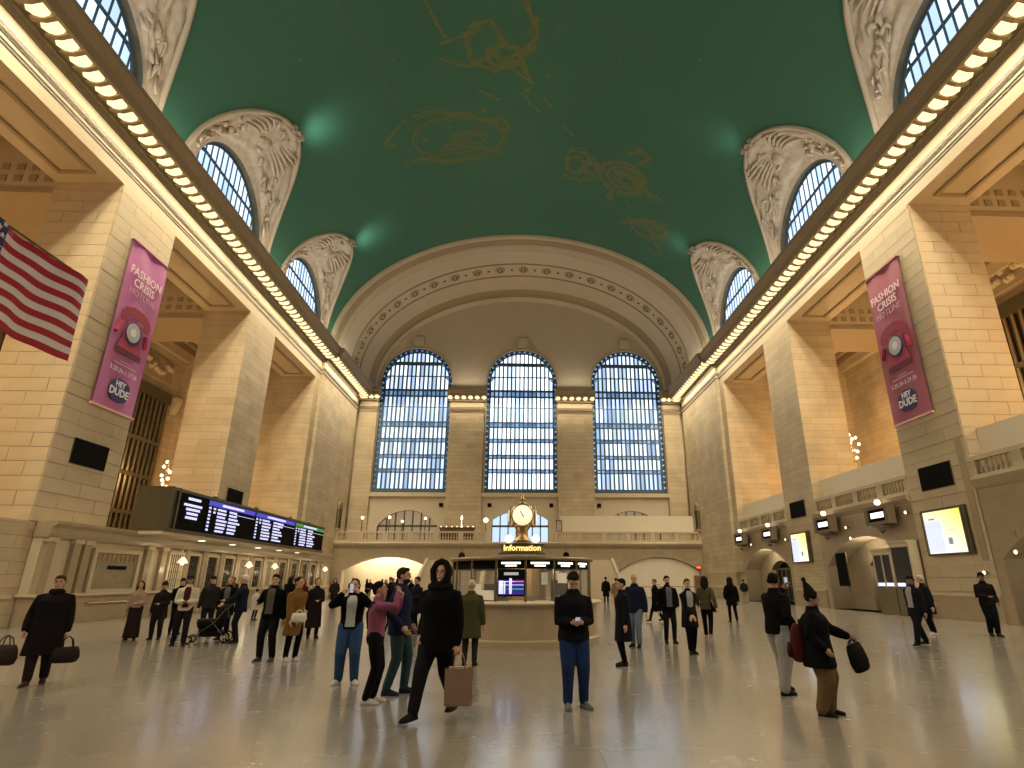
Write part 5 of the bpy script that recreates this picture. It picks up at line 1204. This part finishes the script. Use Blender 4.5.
    if hat == 'beanie':
        mb = MB(); ellip(mb, hp(0, -.008, .062), (.094*k, .106*k, .085*k), Mh); ellip(mb, hp(0, -.015, .11), (.06*k, .07*k, .075*k), Mh); fuse(mb, 'beanie', hm, root, vc, 2)
    elif hat == 'tall_beanie':
        mb = MB(); chain(mb, [hp(0, -.01, .05), hp(0, -.03, .12), hp(0, -.055, .20), hp(0, -.075, .245)], [.103*k, .082*k, .052*k, .03*k], 12); fuse(mb, 'beanie', hm, root, vc, 2)
        mb = MB(); ellip(mb, hp(0, -.082, .285), (.038*k, .038*k, .038*k)); fuse(mb, 'pompom', hm, root, vc*.7, 1)
    elif hat == 'cap':
        mb = MB(); ellip(mb, hp(0, -.012, .062), (.09*k, .103*k, .075*k), Mh); ellip(mb, hp(0, .115, .045), (.065*k, .06*k, .010*k), Mh); fuse(mb, 'cap', hm, root, vc*.8, 1)
    elif hat == 'hood':
        mb = MB(); chain(mb, [hp(-.085, .045, -.08), hp(-.105, .045, .03), hp(-.06, .04, .12), hp(0, .035, .145), hp(.06, .04, .12), hp(.105, .045, .03), hp(.085, .045, -.08), hp(0, .06, -.145), hp(-.085, .045, -.08)], [.042*k]*9, 8)
        ellip(mb, hp(0, -.055, .025), (.125*k, .095*k, .135*k), Mh); chain(mb, [hp(0, -.05, -.05), hp(0, -.05, -.15)], [.11*k, .13*k]); chain(mb, [hp(-.12, .0, -.16), hp(0, .06, -.17), hp(.12, .0, -.16)], [.05*k, .055*k, .05*k]); fuse(mb, 'hood', hm, root, vc, 2)
    if lod < 2:
        mb = MB()
        for sg in (-1, 1): ellip(mb, hp(sg*.031, .089, .008), (.013*k, .007*k, .007*k), Mh, 5, 8)
        mb.build('eyes', cloth((.02, .015, .012), .3), root, True)
        mb = MB(); ellip(mb, hp(0, .0975, -.06), (.02*k, .006*k, .005*k), Mh, 4, 8); mb.build('lips', skinm((.36, .14, .11)), root, True)
        mb = MB()
        for sg in (-1, 1): ellip(mb, hp(sg*.033, .095, .030), (.019*k, .006*k, .004*k), Mh, 4, 7)
        mb.build('eyebrows', cloth(hc), root, True)
    root['_w'] = 0; del root['_w']
    Rz = Matrix.Rotation(radians(deg), 3, 'Z'); tow = lambda v: Rz @ v+Vector((x, y, z))
    hands = [tow(WR[i]+(WR[i]-EL[i]).normalized()*.085*k) for i in range(2)]
    return root, hands, k
BLK = (.0045, .0045, .0055); NVY_ = (.010, .012, .035); JEAN = (.015, .032, .095); WHT_ = (.55, .53, .50); GRY = (.16, .16, .17)
STEP = ((.30, .09, 0), (-.30, .09, .03)); STEP2 = ((-.28, .09, .04), (.28, .09, 0)); STAND = ((.03, .12, 0), (-.03, .12, 0)); SMALL = ((.12, .10, 0), (-.12, .10, .01))
def phone(label, p, deg, tilt=0):
    t = thing('phone', label, 'phone', p, radians(deg)); t.rotation_euler = (radians(tilt), 0, radians(deg))
    B(-.036, .036, -.005, .005, -.075, .075).build('case', BLACK, t); B(-.032, .032, .005, .0062, -.07, .07).build('screen', plain('phone_screen', (.3, .32, .36), .2, emit=(.6, .65, .8), es=.5) if 'phone_screen' not in MATS else MATS['phone_screen'], t); return t
# nearest group
bagman, hb, _ = person('person striding in black hooded coat and trousers, carrying a brown paper bag', -1.16, 7.95, -24, 1.80, 'puffer', BLK, .70, hair='bald', hat='hood', hatc=(.010, .009, .008), feet=((-.30, .07, .06), (.34, .10, 0)), arms=((.07, .02, .76), (.02, .06, .92)), head=(-8, 14), lod=0, curl=(1.5, .8), group=None, wt=1.14, loose=.01, skin=(.50, .28, .22))
def paper_bag(p, deg):
    t = thing('paper_bag', 'brown paper carrier bag hanging from the striding person\'s hand', 'bag', (p.x, p.y, p.z-.60), radians(deg))
    pm = plain('kraft_paper', (.20, .125, .085), .8, noise=.12, nscale=9, bump=.2)
    mb = MB(); w, d, h = .165, .075, .40; rows = []
    for zz, sx, sy in ((0, .96, .96), (.02, 1, 1), (h*.5, 1.0, .92), (h, 1.02, .7)):
        rows.append([(-w*sx, -d*sy, zz), (w*sx, -d*sy, zz), (w*sx, d*sy, zz), (-w*sx, d*sy, zz), (-w*sx, -d*sy, zz)])
    mb.grid(rows); mb.add(rows[0][:4], [(3, 2, 1, 0)]); mb.build('paper_body', pm, t)
    for sg in (-1, 1): MB().tube([(-.07, sg*.05, h-.02), (-.06, sg*.04, h+.1), (-.02, sg*.01, h+.19), (.02, sg*.01, h+.19), (.06, sg*.04, h+.1), (.07, sg*.05, h-.02)], .006, 6).build('handle', pm, t, True)
    B(-.12, .10, -.03, .03, h-.05, h+.02).build('tissue', plain('tissue_paper', (.5, .42, .26), .8), t); return t
paper_bag(hb[0]+Vector((.05, -.05, .02)), 6)
pm_, hb, _ = person('person in black sweater and blue jeans standing before the booth, looking down at a phone', .60, 8.53, 4, 1.70, 'jacket', (.008, .008, .010), .83, legs=JEAN, shoe=(.12, .12, .13), feet=((-.02, .13, 0), (.03, .10, 0)), arms=((-.15, .26, 1.10), (-.15, .26, 1.10)), head=(38, 0), lod=0, curl=(1.1, 1.1), wt=1.16, loose=.008, group=None, toes=(22, 4), hc=(.012, .010, .009))
c = (hb[0]+hb[1])/2; phone('dark phone held by the person in blue jeans', (c.x, c.y-.02, c.z+.02), 184, -50)
kid, hb, kk = person('person in tall pompom beanie, black jacket and loose tan trousers', 3.70, 7.95, 62, 1.46, 'puffer', (.006, .006, .007), .66, legs=(.13, .085, .04), shoe=(.012, .011, .011), hair='short', hat='tall_beanie', hatc=(.010, .009, .009), feet=((.05, .09, 0), (-.05, .09, 0)), arms=((.05, .45, 1.08), 'pocket'), lod=0, curl=(1.4, .6), wt=1.24, loose=.034, group=None, skin=(.34, .20, .14))
def soft_bag(label, p, deg, w=.16, h=.34, d=.06, mat=None, name='tote_bag', drop=.10):
    t = thing(name, label, 'bag', (p.x, p.y, p.z-h-drop), radians(deg)); mat = mat or cloth((.01, .01, .011), .7)
    mb = MB(); loft(mb, [(0, w*.7, d*.6), (.02, w*.9, d*.9), (h*.35, w*1.05, d*1.1), (h*.75, w*.95, d), (h, w*.8, d*.55)], 14); mb.build('body', mat, t, True)
    for sg in (-1, 1): MB().tube([(-w*.45, sg*d*.4, h-.01), (-w*.3, sg*d*.3, h+drop*.7), (0, 0, h+drop+.005), (w*.3, sg*d*.3, h+drop*.7), (w*.45, sg*d*.4, h-.01)], .009, 6).build('handle', mat, t, True)
    return t
sb = soft_bag('black soft bag held out at arm\'s length by the person in tan trousers', hb[0]+Vector((.05, 0, .0)), 10, .13, .33, .06, None, 'tote_bag', .05); sb.rotation_euler = (0, radians(-16), radians(10))
bp = thing('backpack', 'dark red backpack on the back of the person in the pompom beanie', 'backpack', (3.70-.19, 7.95+.10, .60), radians(62))
mb = MB(); loft(mb, [(0, .13, .07), (.03, .16, .10), (.2, .165, .115), (.38, .15, .09), (.45, .09, .05)], 14); mb.build('body', cloth((.055, .012, .014), .8), bp, True)
mb = MB(); loft(mb, [(.05, .11, .05, .10), (.12, .12, .06, .10), (.22, .11, .04, .10)], 12); mb.build('pocket', cloth((.03, .010, .011), .8), bp, True); MB().tube([(-.05, -.03, .42), (0, -.03, .50), (.05, -.03, .42)], .012, 6).build('handle', cloth((.02, .01, .01)), bp)
gm, hb, _ = person('person in dark jacket and light grey trousers raising a phone, seen from behind', 3.84, 9.40, 112, 1.70, 'jacket', (.006, .0055, .006), .84, legs=(.26, .26, .25), shoe=(.010, .010, .010), feet=((.14, .15, 0), (-.16, .13, 0)), arms=((-.05, .34, 1.50), 'pocket'), head=(-4, 30), lod=0, loose=.022, wt=1.2, group=None, skin=(.40, .22, .16))
phone('white phone raised by the person in grey trousers', hb[0]+Vector((.02, 0, .05)), 120, 0)
pw, hb, _ = person('person in mauve sweater and black trousers holding up a phone with both hands', -2.18, 8.95, 96, 1.58, 'sweater', (.20, .065, .115), .92, legs=(.007, .007, .008), shoe=(.48, .46, .42), hair='bun', hc=(.008, .007, .007), feet=((.02, .09, 0), (-.06, .09, 0)), arms=('up', 'high'), head=(-10, 0), lod=0, curl=(1.2, 1.2), fem=True, wt=1.05, strap=(.012, .010, .014), group=None, skin=(.42, .24, .17))
c = (hb[0]+hb[1])/2; phone('phone held up by the person in the mauve sweater', (c.x+.03, c.y, c.z+.03), 90, 0)
nm, hb, _ = person('bearded person in navy jacket and teal trousers standing behind the mauve sweater', -1.98, 9.62, 84, 1.78, 'jacket', (.012, .015, .045), .80, legs=(.022, .044, .052), shoe=(.015, .018, .03), feet=((.10, .10, 0), (-.10, .10, 0)), arms=('pocket', 'pocket'), head=(-3, 0), lod=0, beard=(.03, .018, .012), hc=(.028, .017, .011), wt=1.1, loose=.004, group=None)
jw, hb, _ = person('person in black open jacket, white top and blue jeans with raised arms', -2.96, 10.55, 6, 1.62, 'jacket', BLK, .90, inner=(.50, .50, .50), legs=(.030, .066, .150), shoe=WHT_, hair='bob', hc=(.05, .03, .02), feet=((.02, .14, 0), (0, .13, 0)), arms=((-.02, .30, 1.50), (-.02, .30, 1.50)), head=(-6, 0), lod=0, curl=(1.1, 1.1), fem=True, wt=1.1, loose=.018, group=None, toes=(25, 25))
c = (hb[0]+hb[1])/2; phone('phone held up by the person in blue jeans and white shoes', (c.x, c.y-.01, c.z+.03), 180, 0)
wl_, hb, _ = person('person in long black coat and scarf walking with two bags at far left', -8.02, 10.75, 26, 1.68, 'puffer', (.010, .008, .009), .46, inner=None, legs=(.02, .014, .014), shoe=(.04, .025, .022), hair='short', hc=(.05, .032, .022), feet=((-.10, .09, .02), (.12, .09, 0)), arms=('bag', (.10, .06, .86)), lod=0, scarf=(.008, .008, .009), wt=1.14, loose=.01, curl=(1.5, 1.5), group=None, skin=(.42, .25, .18))
soft_bag('dark handbag at the right side of the person in the long coat', hb[0]+Vector((.12, -.10, 0)), 20, .20, .24, .08, cloth((.022, .016, .014), .7), 'handbag', .16)
soft_bag('larger dark bag held at the left edge by the person in the long coat', hb[1]+Vector((-.22, 0, 0)), -10, .24, .30, .09, cloth((.030, .022, .018), .7), 'handbag', .14)
ob, hb, _ = person('white-haired person in olive coat half hidden behind the striding one', -1.12, 12.6, 178, 1.60, 'coat', (.055, .055, .022), .55, hair='short', hc=(.48, .42, .34), legs=(.02, .02, .02), lod=1, group=None, wt=1.1)
# middle group left
cm, hb, _ = person('person in open black jacket over a grey sweater, hand in pocket, beside the tan coat', -5.46, 13.5, -2, 1.72, 'jacket', BLK, .84, inner=(.085, .075, .065), legs=(.010, .009, .010), shoe=(.05, .05, .05), feet=((.02, .15, 0), (0, .13, 0)), arms=('down', (.12, .08, 1.16)), lod=1, wt=1.06, loose=.008, head=(2, 10))
tw_, hb, _ = person('person in tan belted coat with black leggings and white shoes', -4.93, 13.45, 42, 1.66, 'coat', (.15, .080, .025), .52, legs=BLK, shoe=(.42, .38, .32), hair='bun', hc=(.02, .012, .009), feet=((.05, .08, 0), (-.06, .08, 0)), arms=('clasp', (.02, .2, .84)), head=(-4, 20), lod=1, fem=True)
soft_bag('small white handbag hanging at the hip of the tan coat', Vector((-4.74, 13.14, 1.0)), 20, .15, .18, .05, cloth((.62, .58, .50), .6), 'handbag', .05)
person('person in long black dress coat standing behind the tan coat', -6.17, 18.5, 30, 1.66, 'coat', (.012, .010, .010), .30, legs=BLK, hair='bob', hc=(.07, .04, .025), arms=('front', 'down'), fem=True, lod=1)
wh, hb, _ = person('white-haired person in navy coat reaching for the stroller handle', -7.78, 17.25, -62, 1.74, 'jacket', (.010, .012, .022), .78, legs=(.010, .010, .014), hair='short', hc=(.62, .58, .50), arms=('push', 'front'), lod=1, wt=1.08)
person('fair-haired person in black coat with a lanyard behind the stroller', -8.62, 18.25, 4, 1.70, 'coat', BLK, .66, inner=(.10, .10, .11), legs=BLK, hair='long', hc=(.24, .15, .07), arms=('front', 'down'), fem=True, lod=1)
person('person in cream jacket and dark red shirt with a cap and dark trousers', -8.92, 16.6, 22, 1.72, 'jacket', (.50, .46, .36), .86, inner=(.06, .012, .014), legs=(.014, .012, .014), hat='cap', hatc=(.03, .025, .03), hair='short', arms=('front', 'front'), feet=((.04, .10, 0), (-.12, .16, 0)), lod=1, loose=.008, skin=(.30, .17, .12))
person('person in black coat and dark beanie holding a bag, beside the long skirt', -10.6, 18.45, 10, 1.54, 'coat', (.014, .011, .010), .62, legs=(.020, .016, .016), hat='beanie', hatc=(.02, .014, .013), hair='short', arms=('front', 'down'), lod=1, fem=True, wt=1.1, feet=((.02, .12, 0), (0, .13, 0)), loose=.01, skin=(.36, .22, .16))
person('long-haired person in pale pink sweater and floor-length dark skirt', -11.14, 18.2, 20, 1.58, 'sweater', (.36, .25, .19), .93, legs=(.022, .015, .014), skirt=.06, hair='long', hc=(.035, .018, .013), arms=('front', 'down'), fem=True, lod=1)
person('dark-haired person looking at a lit phone behind the cream jacket', -11.0, 20.1, 40, 1.66, 'jacket', BLK, .8, arms=('front', 'front'), head=(20, 0), lod=1)
person('person in black cap standing close behind the cream jacket', -9.6, 19.2, 30, 1.72, 'jacket', (.02, .018, .02), .8, hat='cap', lod=1)
# middle group right
person('person in knee-length black coat seen in profile, facing left', 1.95, 12.4, -82, 1.62, 'coat', (.008, .008, .014), .48, legs=BLK, hair='short', hc=(.010, .009, .012), arms=('down', 'down'), feet=((.02, .07, 0), (-.03, .07, 0)), lod=1, wt=1.05, fem=True, skin=(.46, .28, .20))
person('bald person in navy jacket and pale blue jeans behind the knee-length coat', 2.86, 15.75, -30, 1.74, 'jacket', (.010, .013, .032), .80, legs=(.13, .17, .22), hair='bald', arms=('down', 'pocket'), feet=((.10, .10, 0), (-.06, .12, 0)), lod=1, wt=1.12, loose=.01)
person('person in long black coat striding left near the cream hoarding', 5.40, 24.6, -80, 1.62, 'coat', BLK, .42, legs=BLK, hair='short', hc=(.10, .06, .04), feet=((.34, .07, 0), (-.32, .07, .05)), lod=1)
person('bearded person in open black jacket and blue grey shirt, hand in pocket', 3.93, 16.6, 2, 1.70, 'jacket', BLK, .80, inner=(.10, .11, .14), legs=(.012, .011, .013), arms=('pocket', 'down'), beard=(.02, .014, .011), lod=1, wt=1.05)
person('person with clasped hands in black coat over a pale grey sweater', 3.83, 14.25, 2, 1.62, 'coat', (.010, .009, .010), .60, inner=(.30, .30, .29), legs=BLK, hair='short', hc=(.09, .05, .03), arms=('clasp', 'clasp'), fem=True, feet=((-.02, .05, 0), (.06, .05, 0)), lod=1)
person('long-haired person in olive cardigan walking away behind the pale grey sweater', 5.38, 17.9, 158, 1.70, 'sweater', (.075, .062, .030), .80, legs=BLK, shoe=(.3, .28, .25), hair='long', hc=(.012, .010, .009), arms=((.10, .18, .90), (.14, -.12, .84)), feet=((.14, .08, 0), (-.22, .08, .05)), fem=True, lod=1)
soft_bag('small dark bag swinging behind the olive cardigan', Vector((5.66, 18.0, .92)), 30, .10, .16, .05, None, 'handbag', .06)
person('person in black hooded coat walking away across the right of the floor', 8.45, 24.4, 172, 1.66, 'puffer', BLK, .66, legs=BLK, hair='short', hat='hood', hatc=(.010, .010, .011), arms=('pocket', 'down'), feet=((.12, .10, 0), (-.14, .12, .03)), lod=1)
person('small distant person in dark jacket and pale trousers by the right wall', 16.4, 44.0, 150, 1.62, 'jacket', (.012, .013, .016), .82, legs=(.28, .24, .18), hair='short', arms=('pocket', 'pocket'), lod=1)
person('uniformed person in dark suit and cap walking left by the right wall', 10.17, 15.6, -74, 1.70, 'jacket', (.012, .011, .016), .72, inner=(.32, .30, .30), legs=(.010, .010, .012), hat='cap', hatc=(.012, .011, .013), arms=('down', 'back'), feet=((.26, .09, 0), (-.26, .09, .03)), lod=1, wt=1.08, loose=.012, skin=(.26, .15, .10))
person('white-haired person in dark coat leaning along the right wall behind the uniform', 12.6, 18.6, -100, 1.72, 'coat', (.010, .012, .018), .60, legs=BLK, shoe=(.5, .48, .45), hair='short', hc=(.5, .46, .42), arms=('down', (.12, -.3, .95)), lod=1, lean=.12)
person('person in black jacket and cap walking forward with a phone at far right', 14.1, 18.1, -14, 1.80, 'jacket', (.012, .010, .010), .80, legs=(.008, .008, .010), shoe=(.03, .02, .018), hat='cap', hatc=(.008, .008, .008), arms=('pocket', 'front'), feet=((.12, .05, 0), (-.05, .06, .01)), lod=1, wt=1.05, loose=.012, skin=(.22, .13, .09))
person('person in dark coat standing right behind the navy jacket', -3.45, 20.0, -40, 1.70, 'coat', (.010, .010, .018), .6, legs=BLK, hair='short', hc=(.05, .03, .02), arms=('front', 'down'), lod=1, head=(0, -20))
person('person in tan coat near the end stair right of the booth', 5.75, 36.5, 170, 1.70, 'coat', (.20, .14, .085), .62, legs=BLK, hair='short', feet=((.2, .09, 0), (-.2, .09, .04)), lod=1)
person('person in black coat standing at the foot of the end stair', 6.0, 42.5, 170, 1.8, 'coat', BLK, .5, hair='short', lod=1)
# stroller
sr = thing('stroller', 'black stroller with spoked wheels in the group by the ticket windows', 'stroller', (-8.55, 17.35, 0), radians(-75))
SBK = cloth((.010, .010, .011), .6)
mb = MB(); loft(mb, [(.32, .17, .26), (.40, .22, .33), (.52, .23, .36), (.60, .20, .34)], 16); mb.build('seat_basket', SBK, sr, True)
mb = MB(); mb.grid([[(.22*cos(t)*1.0, .12+.30*sin(q)*1.0, .62+.36*cos(q)*sin(t)) for t in [pi*i/10 for i in range(11)]] for q in [pi/2*j/6 for j in range(7)]]); mb.build('canopy', SBK, sr, True)
for sg in (-1, 1):
    MB().tube([(sg*.22, -.42, .12), (sg*.22, .1, .5), (sg*.22, .45, 1.0)], .014, 6).build('frame_tube', BRONZE, sr); MB().tube([(sg*.22, .40, .14), (sg*.22, .05, .55)], .014, 6).build('frame_tube', BRONZE, sr)
    for yy, rr_ in ((-.44, .10), (.42, .14)):
        w = struct('wheel', sr); w.location = (sg*.25, yy, rr_); mb = MB()
        mb.tube([(0, rr_*.86*cos(2*pi*i/16), rr_*.86*sin(2*pi*i/16)) for i in range(17)], .02, 6); mb.build('tyre', BLACK, w, True)
        mb = MB(); [mb.tube([(0, 0, 0), (0, rr_*.85*cos(a_), rr_*.85*sin(a_))], .008, 5) for a_ in [2*pi*i/5 for i in range(5)]]; mb.lathe([(.03, -.02), (.03, .02)], (0, 0, 0), 8, 'x'); mb.build('hub_and_spokes', GRYM if False else SMOOTH, w)
MB().tube([(-.22, .45, 1.0), (0, .48, 1.02), (.22, .45, 1.0)], .018, 8).build('handle', BLACK, sr); B(-.2, .2, -.2, .3, .16, .30).build('under_basket', SBK, sr)
# distant crowd: each one placed on the floor, the far ones in the bright passage
rnd = random.Random(21)
CROWD = [(-9.9, 28, 'in maroon jacket far behind the couple'), (-10.1, 25.4, 'in grey coat behind the black open jacket'), (-11.4, 26.8, 'small, in white top, near the ticket windows'), (-11.6, 31, 'in black coat by the middle ticket windows'), (-12.5, 34, 'in dark blue jacket by the ticket windows'),
  (-10.9, 40, 'in black under the end of the departure board'), (-13.2, 44, 'in brown coat near the last ticket windows'), (-15.2, 51, 'in dark coat at the left end of the ticket windows'), (-9.2, 42, 'in black jacket at the edge of the bright passage'), (-8.7, 46, 'in navy before the bright passage'),
  (-13.9, 56, 'silhouetted at the left of the bright passage'), (-12.8, 57, 'silhouetted near the lamp in the bright passage'), (-11.7, 58.5, 'silhouetted in the middle of the bright passage'), (-10.8, 56.5, 'silhouetted right of the middle in the bright passage'), (-9.8, 58, 'silhouetted at the right of the bright passage'), (-12.2, 62, 'deep inside the bright passage on the left'), (-10.6, 63, 'deep inside the bright passage on the right'), (-14.6, 60, 'by the arched door at the passage'), (-11.0, 36.5, 'with red scarf in front of the ticket windows'), (-7.2, 34, 'in charcoal coat left of the booth'),
  (-6.4, 30, 'in black between the booth and the ticket windows'), (-8.0, 38.5, 'in long dark coat before the passage'), (-14.9, 38, 'queueing at a far ticket window'), (-15.3, 33, 'queueing at a near ticket window'), (-15.2, 46, 'in pale coat at a far ticket window'), (-9.2, 52, 'walking towards the bright passage')]
CC = [(.06, .010, .014), (.06, .06, .06), (.45, .43, .40), BLK, (.012, .016, .04), BLK, (.07, .04, .022), (.015, .014, .016), BLK, NVY_, BLK, BLK, (.015, .012, .012), BLK, BLK, BLK, (.02, .016, .014), BLK, (.02, .015, .016), (.03, .03, .032), BLK, (.014, .012, .014), (.03, .025, .03), (.02, .018, .03), (.34, .30, .24), BLK]
for i, (x, y, d) in enumerate(CROWD):
    person('distant person '+d, x, y, rnd.choice((0, 20, 160, 180, -90, 90, 200)), rnd.uniform(1.56, 1.76) if i != 2 else 1.25, rnd.choice(('jacket', 'coat')), CC[i], None, legs=rnd.choice((BLK, (.02, .02, .03), (.03, .04, .06))), hair=rnd.choice(('short', 'long', 'bob')), hc=rnd.choice(((.01, .009, .008), (.05, .03, .02), (.12, .08, .05))), arms=rnd.choice((('down', 'down'), ('front', 'down'), ('pocket', 'pocket'))), feet=rnd.choice((STAND, SMALL, STEP, STEP2)), scarf=(.25, .02, .02) if 'scarf' in d else None, lod=2, group='distant crowd by the ticket windows and passage')
person('tiny person on the right side of the end stair', 3.9, 53.2, 180, 1.7, 'coat', BLK, .6, lod=2, z=2.21, group=None) if False else None
person('tiny person leaning on the stair landing right of the clock', 4.2, 54.6, 0, 1.72, 'coat', BLK, .6, lod=2, z=2.55, group=None)
person('tiny person standing on the stair landing left of the clock', -5.3, 54.6, 0, 1.70, 'coat', (.02, .016, .016), .6, lod=2, z=2.55, group=None)
bpy.data.scenes.remove(BENCH)
